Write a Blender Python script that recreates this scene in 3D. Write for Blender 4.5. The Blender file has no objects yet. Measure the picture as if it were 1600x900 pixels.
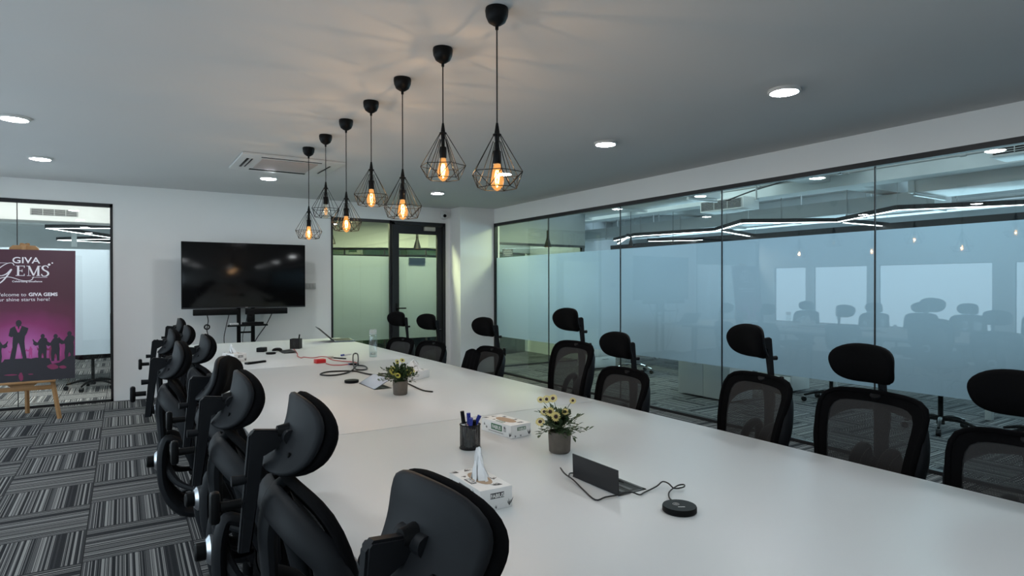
import bpy, bmesh, math, random
from mathutils import Vector, Matrix
from math import sin, cos, pi, radians as R
random.seed(7)
sc = bpy.context.scene
COL = sc.collection

# ------------------------------------------------------------------ camera
cam = bpy.data.cameras.new('camera')
cam.sensor_width = 36.0
cam.lens = 955.2 / 1600 * 36.0
cam.clip_start = 0.02
camo = bpy.data.objects.new('camera', cam); COL.objects.link(camo)
YAW, PIT, ROL = R(32.48), R(-0.323), R(-0.0988)
fw = Vector((sin(YAW) * cos(PIT), cos(YAW) * cos(PIT), sin(PIT)))
rt = Vector((cos(YAW), -sin(YAW), 0)); upv = rt.cross(fw)
r2 = rt * cos(ROL) + upv * sin(ROL); u2 = upv * cos(ROL) - rt * sin(ROL)
m = Matrix((r2, u2, -fw)).transposed().to_4x4(); m.translation = (0, 0, 1.41)
camo.matrix_world = m
sc.camera = camo
# ------------------------------------------------------------------ exposure, world, lights
sc.view_settings.view_transform = 'Standard'
sc.view_settings.look = 'None'
sc.view_settings.gamma = 1.0
sc.view_settings.use_curve_mapping = False
sc.view_settings.exposure = 0.0
sc.cycles.max_bounces = 8
sc.cycles.diffuse_bounces = 4
sc.cycles.glossy_bounces = 4
sc.cycles.transparent_max_bounces = 24
sc.cycles.use_denoising = True
sc.cycles.sample_clamp_indirect = 4.0
sc.cycles.caustics_reflective = False
sc.cycles.caustics_refractive = False
w = bpy.data.worlds.new('world'); sc.world = w; w.use_nodes = True
w.node_tree.nodes['Background'].inputs[0].default_value = (0.6, 0.7, 0.8, 1)
w.node_tree.nodes['Background'].inputs[1].default_value = 0.1

def area(name, loc, sx, sy, power, col, rot=(0, 0, 0)):
    l = bpy.data.lights.new(name, 'AREA'); l.shape = 'RECTANGLE'; l.size = sx; l.size_y = sy
    l.energy = power; l.color = col
    o = bpy.data.objects.new(name, l); COL.objects.link(o); o.location = loc; o.rotation_euler = rot
    return o
OFFICE = 150.0      # working office behind the right glass
area('office_fill', (7.4, 2.2, 3.1), 3.0, 5.0, OFFICE * 0.42, (0.80, 0.92, 1.0))  # unseen fill, added to brighten the office besides its strip lights
area('office_fill', (7.4, 8.5, 3.1), 3.0, 5.0, OFFICE * 0.7, (0.80, 0.96, 1.0))  # second unseen fill, added for the left half of the office
area('office_daylight', (13.6, 5.5, 1.5), 1.5, 14.0, OFFICE * 4.4, (0.62, 0.82, 1.0), (0, R(90), 0))
for y_, p_, c_ in ((1.9, 15, (.62, .90, 1.0)), (3.4, 7, (.62, .80, 1.0)), (5.0, 10, (.62, .84, 1.0)), (6.6, 9, (.66, .95, .95)), (7.1, 5, (.80, 1.0, .72)), (8.0, 24, (.95, 1.0, .40))):
    area('film_glow_fill', (5.85, y_, 2.60), .5, .5, p_, c_)  # unseen fills, added to put cloudy glows on the frosted film
area('far_office_fill', (-1.4, 10.4, 3.1), 3.4, 2.2, 210, (1.0, .94, .90))  # unseen fill, added to brighten the office behind the poster
area('far_film_glow_fill', (-.9, 9.25, 2.47), 2.2, .2, 50, (1.0, .88, .79))  # unseen fill close to the film, added to whiten its top
area('far_office_daylight', (-6.7, 14.0, 1.0), 1.3, 9.0, 300, (0.8, 0.93, 1.0), (0, R(-90), 0))
area('corridor_ceiling_light', (3.4, 9.10, 2.46), 2.0, .16, 125, (1.0, 1.0, 0.55))
area('corridor_ceiling_light', (4.2, 12.5, 3.0), 4.6, 2.2, 80, (0.90, 1.0, 0.70))
area('corridor_ceiling_light', (6.1, 10.6, 2.9), 1.6, 2.6, 60, (0.95, 1.0, 0.66))
DOWN = 150.0        # glow of each downlight diffuser in the meeting room
BULB = 6.5          # each filament bulb
WINDOW = 3.3        # frosted daylight windows of the left wall

# ------------------------------------------------------------------ constants of the room
XL, XR, YB, YF, ZC = -2.2, 5.07, 8.86, -1.4, 2.63
GT, F0, F1 = 2.37, 0.58, 1.84

# ------------------------------------------------------------------ materials
MATS = {}
def principled(name, col, rough=0.5, metal=0.0, spec=0.5, noise=0.0, nscale=20, bump=0.0, bscale=200, emis=None, estr=0, sheen=0, coat=0):
    mt = bpy.data.materials.new(name); mt.use_nodes = True
    nt = mt.node_tree; b = nt.nodes['Principled BSDF']
    b.inputs['Base Color'].default_value = (*col, 1)
    b.inputs['Roughness'].default_value = rough
    b.inputs['Metallic'].default_value = metal
    b.inputs['Specular IOR Level'].default_value = spec
    if coat: b.inputs['Coat Weight'].default_value = coat
    if sheen: b.inputs['Sheen Weight'].default_value = sheen
    if emis:
        b.inputs['Emission Color'].default_value = (*emis, 1); b.inputs['Emission Strength'].default_value = estr
    if noise or bump:
        tc = nt.nodes.new('ShaderNodeTexCoord')
    if noise:
        n = nt.nodes.new('ShaderNodeTexNoise'); n.inputs['Scale'].default_value = nscale; n.inputs['Detail'].default_value = 4
        nt.links.new(tc.outputs['Object'], n.inputs['Vector'])
        mx = nt.nodes.new('ShaderNodeMix'); mx.data_type = 'RGBA'
        mx.inputs['A'].default_value = (*[c * (1 - noise) for c in col], 1)
        mx.inputs['B'].default_value = (*[min(1, c * (1 + noise)) for c in col], 1)
        nt.links.new(n.outputs['Fac'], mx.inputs['Factor']); nt.links.new(mx.outputs['Result'], b.inputs['Base Color'])
    if bump:
        n = nt.nodes.new('ShaderNodeTexNoise'); n.inputs['Scale'].default_value = bscale
        nt.links.new(tc.outputs['Object'], n.inputs['Vector'])
        bp = nt.nodes.new('ShaderNodeBump'); bp.inputs['Strength'].default_value = bump; bp.inputs['Distance'].default_value = 0.002
        nt.links.new(n.outputs['Fac'], bp.inputs['Height']); nt.links.new(bp.outputs['Normal'], b.inputs['Normal'])
    MATS[name] = mt
    return mt

def nodes_mat(name):
    mt = bpy.data.materials.new(name); mt.use_nodes = True
    nt = mt.node_tree; nt.nodes.clear()
    out = nt.nodes.new('ShaderNodeOutputMaterial'); MATS[name] = mt
    return mt, nt, out

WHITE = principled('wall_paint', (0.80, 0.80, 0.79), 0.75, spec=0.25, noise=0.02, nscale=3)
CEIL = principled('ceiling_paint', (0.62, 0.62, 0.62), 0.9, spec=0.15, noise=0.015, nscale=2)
GREYW = principled('office_paint', (0.50, 0.53, 0.54), 0.8, noise=0.12, nscale=2.5)
CONC = principled('painted_concrete', (0.66, 0.69, 0.69), 0.9, noise=0.22, nscale=1.8, bump=0.4, bscale=9)
FRAME = principled('black_frame', (0.010, 0.010, 0.012), 0.45, spec=0.4, noise=0.1)
BLKP = principled('black_plastic', (0.0045, 0.0047, 0.0052), 0.45, spec=0.13, noise=0.1, nscale=40)
GRYP = principled('charcoal_plastic', (0.0095, 0.0105, 0.0125), 0.55, spec=0.14, noise=0.08, nscale=40)
FAB = principled('black_fabric', (0.0035, 0.0035, 0.004), 0.95, spec=0.06, noise=0.2, nscale=300, bump=0.5, bscale=900)
SILV = principled('brushed_silver', (0.55, 0.57, 0.60), 0.3, metal=1.0, noise=0.03)
CHROME = principled('chrome', (0.8, 0.82, 0.84), 0.12, metal=1.0, noise=0.01)
LAM = principled('white_laminate', (0.58, 0.60, 0.605), 0.40, spec=0.5, noise=0.012, nscale=5, bump=0.03, bscale=60)
EDGE = principled('table_edge', (0.30, 0.31, 0.32), 0.4, noise=0.03)
BLKW = principled('wire_black', (0.005, 0.005, 0.005), 0.5, spec=0.25, noise=0.1)
CABLE = principled('cable_black', (0.008, 0.008, 0.009), 0.5, spec=0.4, noise=0.1)
WOOD = principled('pine_wood', (0.36, 0.19, 0.075), 0.5, noise=0.25, nscale=12)
SCREEN = principled('screen_glass', (0.002, 0.002, 0.0024), 0.13, spec=0.28, noise=0.01)
DARKM = principled('dark_anodised', (0.018, 0.019, 0.022), 0.42, metal=0.2, noise=0.05)
SLATE = principled('slate_anodised', (0.16, 0.20, 0.25), 0.35, metal=0.7, noise=0.05)
CARD = principled('white_card', (0.78, 0.78, 0.77), 0.5, noise=0.02)
KRAFT = principled('kraft_inside', (0.42, 0.30, 0.20), 0.8, noise=0.1)
INKG = principled('dark_grey_ink', (0.035, 0.037, 0.040), 0.5, noise=0.05)
GREEN = principled('green_ink', (0.018, 0.13, 0.050), 0.5, noise=0.05)
INKL = principled('light_ink', (0.80, 0.80, 0.80), 0.5, noise=0.01)
PINKW = principled('poster_white', (0.80, 0.76, 0.80), 0.5, noise=0.01)
SILH = principled('silhouette_ink', (0.010, 0.008, 0.016), 0.5, noise=0.05)
SILP = principled('pink_silhouette_ink', (0.42, 0.04, 0.22), 0.5, noise=0.05)
SILM = principled('wine_silhouette_ink', (0.20, 0.012, 0.075), 0.5, noise=0.05)
TISS = principled('tissue_paper', (0.88, 0.90, 0.92), 0.9, spec=0.1, noise=0.01)
POT = principled('cement_pot', (0.145, 0.125, 0.105), 0.9, noise=0.3, nscale=35, bump=0.5, bscale=80)
SOIL = principled('soil', (0.03, 0.022, 0.015), 1.0, noise=0.4, nscale=60)
LEAF = principled('leaf_green', (0.050, 0.085, 0.035), 0.55, noise=0.35, nscale=60)
LEAFD = principled('leaf_dark_green', (0.030, 0.065, 0.018), 0.55, noise=0.35, nscale=60)
PETAL = principled('pale_yellow_petal', (0.68, 0.56, 0.20), 0.6, noise=0.08, nscale=80)
PETALG = principled('lemon_petal', (0.52, 0.53, 0.10), 0.6, noise=0.08, nscale=80)
DISCB = principled('flower_centre', (0.035, 0.012, 0.008), 0.8, noise=0.3, nscale=300)
BLUE = principled('blue_cap', (0.010, 0.025, 0.26), 0.35, noise=0.05)
RED = principled('red_plastic', (0.55, 0.012, 0.015), 0.35, noise=0.05)
REDC = principled('red_cable', (0.42, 0.045, 0.045), 0.5, noise=0.05)
CREAM = principled('cream_plastic', (0.42, 0.40, 0.34), 0.4, noise=0.02)
PLATE = principled('switch_plate_white', (0.50, 0.50, 0.49), 0.4, noise=0.02)
ACW = principled('unit_white', (0.60, 0.60, 0.59), 0.5, noise=0.02)
ACG = principled('intake_grille', (0.44, 0.38, 0.36), 0.7, noise=0.05)
CLOTH = principled('jacket_cloth', (0.008, 0.008, 0.010), 0.95, spec=0.1, noise=0.3, nscale=30, bump=0.6, bscale=120)
SIGN = principled('sign_blue_grey', (0.17, 0.21, 0.28), 0.5, noise=0.03)
COPPER = principled('copper_lining', (0.75, 0.20, 0.07), 0.35, metal=0.7, noise=0.03, emis=(1.0, 0.3, 0.08), estr=0.25)
YELW = principled('corridor_cream', (0.72, 0.74, 0.46), 0.7, noise=0.03)

def emission(name, col, strength):
    mt, nt, out = nodes_mat(name)
    e = nt.nodes.new('ShaderNodeEmission'); e.inputs[0].default_value = (*col, 1); e.inputs[1].default_value = strength
    nt.links.new(e.outputs[0], out.inputs[0]); return mt
LED = emission('downlight_glow', (0.93, 0.97, 1.0), DOWN)
STRIP = emission('strip_light_glow', (0.92, 0.98, 1.0), 9.0)
FILA = emission('filament_glow', (1.0, 0.50, 0.14), 40.0)
FILD = emission('dim_filament_glow', (1.0, 0.45, 0.12), 2.0)

def glassy(name, tint, base_t, extra, extra_mix, refl_rough=0.0, f0=0.04, emis=None):
    """thin glass: Schlick reflection over a transparent body mixed with `extra` shader"""
    mt, nt, out = nodes_mat(name)
    N = nt.nodes.new; L = nt.links.new
    lw = N('ShaderNodeLayerWeight'); lw.inputs[0].default_value = 0.5
    p = N('ShaderNodeMath'); p.operation = 'POWER'; p.inputs[1].default_value = 5
    L(lw.outputs['Facing'], p.inputs[0])
    ma = N('ShaderNodeMath'); ma.operation = 'MULTIPLY_ADD'; ma.inputs[1].default_value = 1 - f0; ma.inputs[2].default_value = f0
    L(p.outputs[0], ma.inputs[0])
    tr = N('ShaderNodeBsdfTransparent'); tr.inputs[0].default_value = (*tint, 1)
    gl = N('ShaderNodeBsdfGlossy'); gl.inputs['Roughness'].default_value = refl_rough; gl.inputs[0].default_value = (0.95, 0.97, 1, 1)
    body = tr.outputs[0]
    if extra:
        mx = N('ShaderNodeMixShader'); mx.inputs[0].default_value = extra_mix
        L(tr.outputs[0], mx.inputs[1])
        ex = extra(nt); L(ex, mx.inputs[2]); body = mx.outputs[0]
    m2 = N('ShaderNodeMixShader'); L(ma.outputs[0], m2.inputs[0]); L(body, m2.inputs[1]); L(gl.outputs[0], m2.inputs[2])
    L(m2.outputs[0], out.inputs[0]); return mt
GLASS = glassy('clear_glass', (0.90, 0.955, 0.945), 1, None, 0)
TINTED = glassy('tinted_cabin_glass', (0.28, 0.36, 0.34), 1, None, 0, f0=0.08)
BOTTLE = glassy('bottle_glass', (0.90, 0.93, 0.93), 1, None, 0, f0=0.12)
def ex_film(col):
    def f(nt):
        t = nt.nodes.new('ShaderNodeBsdfTranslucent'); t.inputs[0].default_value = (*col, 1)
        d = nt.nodes.new('ShaderNodeBsdfDiffuse'); d.inputs[0].default_value = (*col, 1)
        m_ = nt.nodes.new('ShaderNodeMixShader'); m_.inputs[0].default_value = 0.18
        nt.links.new(t.outputs[0], m_.inputs[1]); nt.links.new(d.outputs[0], m_.inputs[2]); return m_.outputs[0]
    return f
FILM = glassy('frosted_film', (0.85, 0.92, 0.95), 1, ex_film((0.61, 0.665, 0.72)), 0.98, f0=0.0, refl_rough=0.3)
def ex_amber(nt):
    e = nt.nodes.new('ShaderNodeEmission'); e.inputs[0].default_value = (1.0, 0.42, 0.10, 1); e.inputs[1].default_value = 1.6
    return e.outputs[0]
BULBG = glassy('amber_bulb_glass', (1.0, 0.86, 0.62), 1, ex_amber, 0.36, f0=0.05)
BULBD = glassy('unlit_bulb_glass', (0.97, 0.93, 0.85), 1, None, 0, f0=0.10)
def ex_plast(nt):
    d = nt.nodes.new('ShaderNodeBsdfDiffuse'); d.inputs[0].default_value = (0.75, 0.78, 0.8, 1); return d.outputs[0]
TISF = glassy('clear_wrap', (0.97, 0.97, 0.97), 1, ex_plast, 0.25, f0=0.08, refl_rough=0.1)

# frosted daylight window (lit window)
mt, nt, out = nodes_mat('daylight_window')
e = nt.nodes.new('ShaderNodeEmission'); e.inputs[0].default_value = (0.70, 0.88, 1.0, 1); e.inputs[1].default_value = WINDOW
nt.links.new(e.outputs[0], out.inputs[0]); DAYW = mt

# fabric mesh: fine weave with holes
mt, nt, out = nodes_mat('chair_mesh_weave')
N = nt.nodes.new; L = nt.links.new
tc = N('ShaderNodeTexCoord')
sep = N('ShaderNodeSeparateXYZ'); L(tc.outputs['Object'], sep.inputs[0])
def wave(sock, k):
    a = N('ShaderNodeMath'); a.operation = 'MULTIPLY'; a.inputs[1].default_value = k; L(sock, a.inputs[0])
    s = N('ShaderNodeMath'); s.operation = 'SINE'; L(a.outputs[0], s.inputs[0])
    g = N('ShaderNodeMath'); g.operation = 'GREATER_THAN'; g.inputs[1].default_value = 0.12; L(s.outputs[0], g.inputs[0]); return g.outputs[0]
mu = N('ShaderNodeMath'); mu.operation = 'MULTIPLY'; L(wave(sep.outputs[0], 2 * pi / 0.0042), mu.inputs[0]); L(wave(sep.outputs[2], 2 * pi / 0.0042), mu.inputs[1])
sc_ = N('ShaderNodeMath'); sc_.operation = 'MULTIPLY'; sc_.inputs[1].default_value = 0.95; L(mu.outputs[0], sc_.inputs[0])
tr = N('ShaderNodeBsdfTransparent'); df = N('ShaderNodeBsdfPrincipled'); df.inputs['Base Color'].default_value = (0.012, 0.012, 0.013, 1); df.inputs['Roughness'].default_value = 0.7
mx = N('ShaderNodeMixShader'); L(sc_.outputs[0], mx.inputs[0]); L(df.outputs[0], mx.inputs[1]); L(tr.outputs[0], mx.inputs[2]); L(mx.outputs[0], out.inputs[0])
MESHM = mt
# pencil cup mesh: finer open weave
mt2 = mt.copy(); mt2.name = 'metal_mesh'; CUPM = mt2
for n in mt2.node_tree.nodes:
    if n.type == 'MATH' and n.operation == 'MULTIPLY' and n.inputs[1].default_value > 10: n.inputs[1].default_value = 2 * pi / 0.0028
    if n.type == 'MATH' and n.operation == 'GREATER_THAN': n.inputs[1].default_value = 0.0

# carpet: 0.5 m tiles laid quarter-turned, striped
mt, nt, out = nodes_mat('striped_carpet_tiles'); CK = 0.8
N = nt.nodes.new; L = nt.links.new
b = N('ShaderNodeBsdfPrincipled'); b.inputs['Roughness'].default_value = 0.95; b.inputs['Specular IOR Level'].default_value = 0.1
L(b.outputs[0], out.inputs[0])
geo = N('ShaderNodeNewGeometry'); sep = N('ShaderNodeSeparateXYZ'); L(geo.outputs['Position'], sep.inputs[0])
def mth(op, a, bb=None, c=None):
    n = N('ShaderNodeMath'); n.operation = op
    for i, v in enumerate((a, bb, c)):
        if v is None: continue
        if isinstance(v, (int, float)): n.inputs[i].default_value = v
        else: L(v, n.inputs[i])
    return n.outputs[0]
u = mth('MULTIPLY_ADD', sep.outputs[0], 2.0, 0.362 + 20); v = mth('MULTIPLY_ADD', sep.outputs[1], 2.0, -0.576 + 20)
fu, fv = mth('FRACT', u), mth('FRACT', v); cu, cv = mth('FLOOR', u), mth('FLOOR', v)
par = mth('MODULO', mth('ADD', cu, cv), 2.0)       # 0: stripes run along Y
wv = mth('ADD', mth('MULTIPLY', fu, mth('SUBTRACT', 1.0, par)), mth('MULTIPLY', fv, par))
def n1(scale, detail, off):
    n = N('ShaderNodeTexNoise'); n.noise_dimensions = '1D'; n.inputs['Scale'].default_value = scale; n.inputs['Detail'].default_value = detail
    L(mth('ADD', wv, off), n.inputs['W']); return n.outputs['Fac']
broad = n1(5.5, 0, 3.3); fine = n1(34, 0, 9.1); hair = n1(90, 0, 1.7)
val = mth('ADD', mth('MULTIPLY', broad, 0.40), mth('ADD', mth('MULTIPLY', fine, 0.55), mth('MULTIPLY', hair, 0.45)))
ramp = N('ShaderNodeValToRGB'); ramp.color_ramp.interpolation = 'CONSTANT'
cr = ramp.color_ramp.elements
cr[0].position = 0.0; cr[0].color = (0.020, 0.021, 0.024, 1)
cr[1].position = 0.655; cr[1].color = (0.048, 0.049, 0.053, 1)
e_ = cr.new(0.715); e_.color = (0.11, 0.11, 0.112, 1)
e_ = cr.new(0.775); e_.color = (0.25, 0.247, 0.243, 1)
L(val, ramp.inputs[0])
# pile speckle
ns = N('ShaderNodeTexNoise'); ns.inputs['Scale'].default_value = 260; L(geo.outputs['Position'], ns.inputs['Vector'])
sp = mth('MULTIPLY_ADD', ns.outputs['Fac'], 0.9, 0.55)
hm = N('ShaderNodeMix'); hm.data_type = 'RGBA'; hm.blend_type = 'MULTIPLY'; hm.inputs['Factor'].default_value = 1
L(ramp.outputs[0], hm.inputs['A']); cmb = N('ShaderNodeCombineColor'); [L(sp, cmb.inputs[i]) for i in range(3)]; L(cmb.outputs[0], hm.inputs['B'])
# tile joint line
jd = mth('MINIMUM', mth('MINIMUM', fu, mth('SUBTRACT', 1.0, fu)), mth('MINIMUM', fv, mth('SUBTRACT', 1.0, fv)))
jl = mth('GREATER_THAN', jd, 0.006)
h2 = N('ShaderNodeMix'); h2.data_type = 'RGBA'; h2.inputs['A'].default_value = (0.02, 0.02, 0.022, 1); L(jl, h2.inputs['Factor']); L(hm.outputs['Result'], h2.inputs['B'])
L(h2.outputs['Result'], b.inputs['Base Color'])
bp = N('ShaderNodeBump'); bp.inputs['Strength'].default_value = 0.4; bp.inputs['Distance'].default_value = 0.003; L(ns.outputs['Fac'], bp.inputs['Height']); L(bp.outputs['Normal'], b.inputs['Normal'])
CARPET = mt

# poster print: maroon field with a magenta stage glow (printed artwork colours)
mt, nt, out = nodes_mat('poster_print')
N = nt.nodes.new; L = nt.links.new
b = N('ShaderNodeBsdfPrincipled'); b.inputs['Roughness'].default_value = 0.45; L(b.outputs[0], out.inputs[0])
tc = N('ShaderNodeTexCoord'); sep = N('ShaderNodeSeparateXYZ'); L(tc.outputs['Object'], sep.inputs[0])
dz = mth('MULTIPLY_ADD', sep.outputs[2], 1.0, -0.34); dx = mth('MULTIPLY', sep.outputs[0], 0.72)
rr = mth('SQRT', mth('ADD', mth('MULTIPLY', dz, dz), mth('MULTIPLY', dx, dx)))
nz = N('ShaderNodeTexNoise'); nz.inputs['Scale'].default_value = 5; L(tc.outputs['Object'], nz.inputs['Vector'])
rr = mth('ADD', rr, mth('MULTIPLY_ADD', nz.outputs['Fac'], 0.10, -0.05))
ramp = N('ShaderNodeValToRGB'); cr = ramp.color_ramp.elements
cr[0].position = 0.0; cr[0].color = (0.50, 0.16, 0.42, 1)
cr[1].position = 1.0; cr[1].color = (0.055, 0.010, 0.026, 1)
for p_, c_ in ((0.13, (0.38, 0.07, 0.27)), (0.27, (0.22, 0.014, 0.11)), (0.42, (0.095, 0.008, 0.038)), (0.6, (0.062, 0.008, 0.024))):
    q = cr.new(p_); q.color = (*c_, 1)
L(rr, ramp.inputs[0]); L(ramp.outputs[0], b.inputs['Base Color'])
POSTER = mt

# ------------------------------------------------------------------ mesh builder
class MB:
    def __init__(s): s.bm = bmesh.new()
    def _xf(s, vs, M):
        if M is not None: bmesh.ops.transform(s.bm, matrix=M, verts=vs)
    def box(s, c, d, bev=0.0, M=None, seg=2):
        r = bmesh.ops.create_cube(s.bm, size=1.0); vs = r['verts']
        bmesh.ops.scale(s.bm, vec=d, verts=vs); bmesh.ops.translate(s.bm, vec=c, verts=vs)
        if bev:
            es = list({e for v_ in vs for e in v_.link_edges})
            rb = bmesh.ops.bevel(s.bm, geom=es, offset=bev, segments=seg, affect='EDGES', profile=0.5)
            vs = list({v_ for f in rb['faces'] for v_ in f.verts} | {v_ for v_ in vs if v_.is_valid})
        s._xf(vs, M); return s
    def b2(s, lo, hi, bev=0.0, M=None):
        return s.box([(a + b_) / 2 for a, b_ in zip(lo, hi)], [b_ - a for a, b_ in zip(lo, hi)], bev, M)
    def lathe(s, prof, c=(0, 0, 0), seg=24, M=None):
        rings = []
        for (r_, z_) in prof:
            if r_ < 1e-6: rings.append([s.bm.verts.new((c[0], c[1], c[2] + z_))])
            else: rings.append([s.bm.verts.new((c[0] + r_ * cos(2 * pi * i / seg), c[1] + r_ * sin(2 * pi * i / seg), c[2] + z_)) for i in range(seg)])
        for a, b_ in zip(rings, rings[1:]):
            for i in range(seg):
                j = (i + 1) % seg
                if len(a) == 1 and len(b_) == 1: continue
                if len(a) == 1: s.bm.faces.new((a[0], b_[j], b_[i]))
                elif len(b_) == 1: s.bm.faces.new((a[i], a[j], b_[0]))
                else: s.bm.faces.new((a[i], a[j], b_[j], b_[i]))
        if len(rings[0]) > 1: s.bm.faces.new(list(reversed(rings[0])))
        if len(rings[-1]) > 1: s.bm.faces.new(rings[-1])
        s._xf([v_ for r_ in rings for v_ in r_], M); return s
    def cyl(s, a, b_, r, r2=None, seg=12):
        return s.tube([a, b_], [r, r if r2 is None else r2], seg=seg, smoothpath=False)
    def tube(s, pts, r, seg=8, flat=1.0, closed=False, smoothpath=True, upd=None, sub=4):
        P_ = [Vector(p_) for p_ in pts]
        Rr = list(r) if isinstance(r, (list, tuple)) else [r] * len(P_)
        if smoothpath and len(P_) > 2:
            Q, S = [], []
            n = len(P_); rng = range(n if closed else n - 1)
            for i in rng:
                p0 = P_[(i - 1) % n] if (closed or i > 0) else P_[0]
                p1 = P_[i]; p2 = P_[(i + 1) % n]
                p3 = P_[(i + 2) % n] if (closed or i + 2 < n) else P_[-1]
                for k in range(sub):
                    t = k / sub
                    Q.append(0.5 * ((2 * p1) + (p2 - p0) * t + (2 * p0 - 5 * p1 + 4 * p2 - p3) * t * t + (3 * p1 - p0 - 3 * p2 + p3) * t ** 3))
                    S.append(Rr[i] * (1 - t) + Rr[(i + 1) % n] * t)
            if not closed: Q.append(P_[-1]); S.append(Rr[-1])
            P_, Rr = Q, S
        n = len(P_); rings = []; prev = None
        for i in range(n):
            a = P_[(i - 1) % n] if (closed or i > 0) else P_[i]
            b_ = P_[(i + 1) % n] if (closed or i < n - 1) else P_[i]
            t = (b_ - a)
            t = t.normalized() if t.length > 1e-9 else Vector((0, 0, 1))
            if upd is not None: nrm = Vector(upd) - t * Vector(upd).dot(t)
            elif prev is None: nrm = (Vector((0, 0, 1)) if abs(t.z) < 0.9 else Vector((1, 0, 0))); nrm = nrm - t * nrm.dot(t)
            else: nrm = prev - t * prev.dot(t)
            if nrm.length < 1e-6: nrm = t.orthogonal()
            nrm.normalize(); prev = nrm; bi = t.cross(nrm)
            rings.append([s.bm.verts.new(P_[i] + (nrm * cos(2 * pi * k / seg) * flat + bi * sin(2 * pi * k / seg)) * Rr[i]) for k in range(seg)])
        for i in range(n if closed else n - 1):
            a, b_ = rings[i], rings[(i + 1) % n]
            for k in range(seg):
                j = (k + 1) % seg
                s.bm.faces.new((a[k], a[j], b_[j], b_[k]))
        if not closed:
            s.bm.faces.new(list(reversed(rings[0]))); s.bm.faces.new(rings[-1])
        return s
    def poly(s, pts2, d0, d1, axes='xz', M=None):
        """extrude a 2D outline; axes names the plane, extrusion along the other axis from d0 to d1"""
        def mk(a, b_, d):
            return {'xz': (a, d, b_), 'xy': (a, b_, d), 'yz': (d, a, b_)}[axes]
        A = [s.bm.verts.new(mk(a, b_, d0)) for a, b_ in pts2]; B = [s.bm.verts.new(mk(a, b_, d1)) for a, b_ in pts2]
        s.bm.faces.new(A); s.bm.faces.new(list(reversed(B)))
        n = len(A)
        for i in range(n):
            j = (i + 1) % n; s.bm.faces.new((A[j], A[i], B[i], B[j]))
        s._xf(A + B, M); return s
    def grid(s, f, nu, nv, closeu=False):
        V = [[s.bm.verts.new(f(i / (nu if closeu else nu - 1), j / (nv - 1))) for i in range(nu)] for j in range(nv)]
        for j in range(nv - 1):
            for i in range(nu if closeu else nu - 1):
                k = (i + 1) % nu
                s.bm.faces.new((V[j][i], V[j][k], V[j + 1][k], V[j + 1][i]))
        return V
    def build(s, name, mat, parent=None, smooth=True, loc=None, bevel_angle=40):
        bmesh.ops.recalc_face_normals(s.bm, faces=s.bm.faces)
        me = bpy.data.meshes.new(name)
        if smooth:
            for f in s.bm.faces: f.smooth = True
            for e_ in s.bm.edges:
                if len(e_.link_faces) == 2:
                    try:
                        if e_.calc_face_angle(0) > R(bevel_angle): e_.smooth = False
                    except Exception: pass
        s.bm.to_mesh(me); s.bm.free()
        me.materials.append(mat)
        o = bpy.data.objects.new(name, me); COL.objects.link(o)
        if parent: o.parent = parent
        if loc: o.location = loc
        return o

def tag(o, label=None, cat=None, group=None, kind=None):
    if label: o['label'] = label
    if cat: o['category'] = cat
    if group: o['group'] = group
    if kind: o['kind'] = kind
    return o
def empty(name, loc=(0, 0, 0), rz=0.0, label=None, cat=None, group=None, kind=None):
    o = bpy.data.objects.new(name, None); COL.objects.link(o); o.location = loc; o.rotation_euler = (0, 0, rz)
    o.empty_display_size = 0.05
    return tag(o, label, cat, group, kind)
def copy_tree(o, parent=None):
    kids = [c for c in bpy.data.objects if c.parent == o]
    c = o.copy(); COL.objects.link(c)
    if parent: c.parent = parent
    for k in kids: copy_tree(k, c)
    return c
def kids(o, prefix): return [c for c in bpy.data.objects if c.parent == o and c.name.startswith(prefix)]
def text(name, body, size, loc, rot, mat, parent=None, align='CENTER', ext=0.0004, sx=1.0, offset=0.0, space=1.0):
    cu = bpy.data.curves.new(name, 'FONT'); cu.body = body; cu.size = size; cu.align_x = align; cu.align_y = 'CENTER'
    cu.extrude = ext; cu.offset = offset; cu.space_character = space; cu.materials.append(mat)
    tmp = bpy.data.objects.new('tmp_text', cu); COL.objects.link(tmp)
    me = bpy.data.meshes.new_from_object(tmp); bpy.data.objects.remove(tmp)
    if not me.materials: me.materials.append(mat)
    o = bpy.data.objects.new(name, me); COL.objects.link(o)
    if parent: o.parent = parent
    o.location = loc; o.rotation_euler = rot; o.scale = (sx, 1, 1)
    return o

# ================================================================== ROOM SHELL
S = 'structure'
tag(MB().b2((-7, -3, -0.12), (14.2, 20, 0)).build('floor', CARPET, smooth=False), kind=S)
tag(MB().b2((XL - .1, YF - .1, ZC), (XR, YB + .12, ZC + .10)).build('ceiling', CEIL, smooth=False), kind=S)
b_ = MB()
b_.b2((-0.10, YB, 0), (2.54, YB + .12, ZC))                 # wall behind the screen
b_.b2((XL - .1, YB, GT + .02), (-0.10, YB + .12, ZC)).b2((2.54, YB, GT + .02), (4.36, YB + .12, ZC))
b_.b2((4.36, YB, 0), (XR + .1, YB + .12, ZC))
tag(b_.build('wall_back', WHITE, smooth=False), kind=S)
b_ = MB(); b_.b2((XR, YF, GT + .02), (XR + .1, 8.5, ZC + .1)); b_.b2((4.455, 8.5, 0), (XR + .1, YB, ZC))
tag(b_.build('wall_right', WHITE, smooth=False), kind=S)
tag(MB().b2((XL - .1, YF - .12, 0), (XR + .1, YF, ZC)).build('wall_front', WHITE, smooth=False), kind=S)
b_ = MB()
wins = [(4.35, 6.20), (6.42, 7.52), (7.70, 8.45), (1.0, 4.05), (-1.2, 0.75)]  # last window is unseen, added to brighten the near right wall
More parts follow.
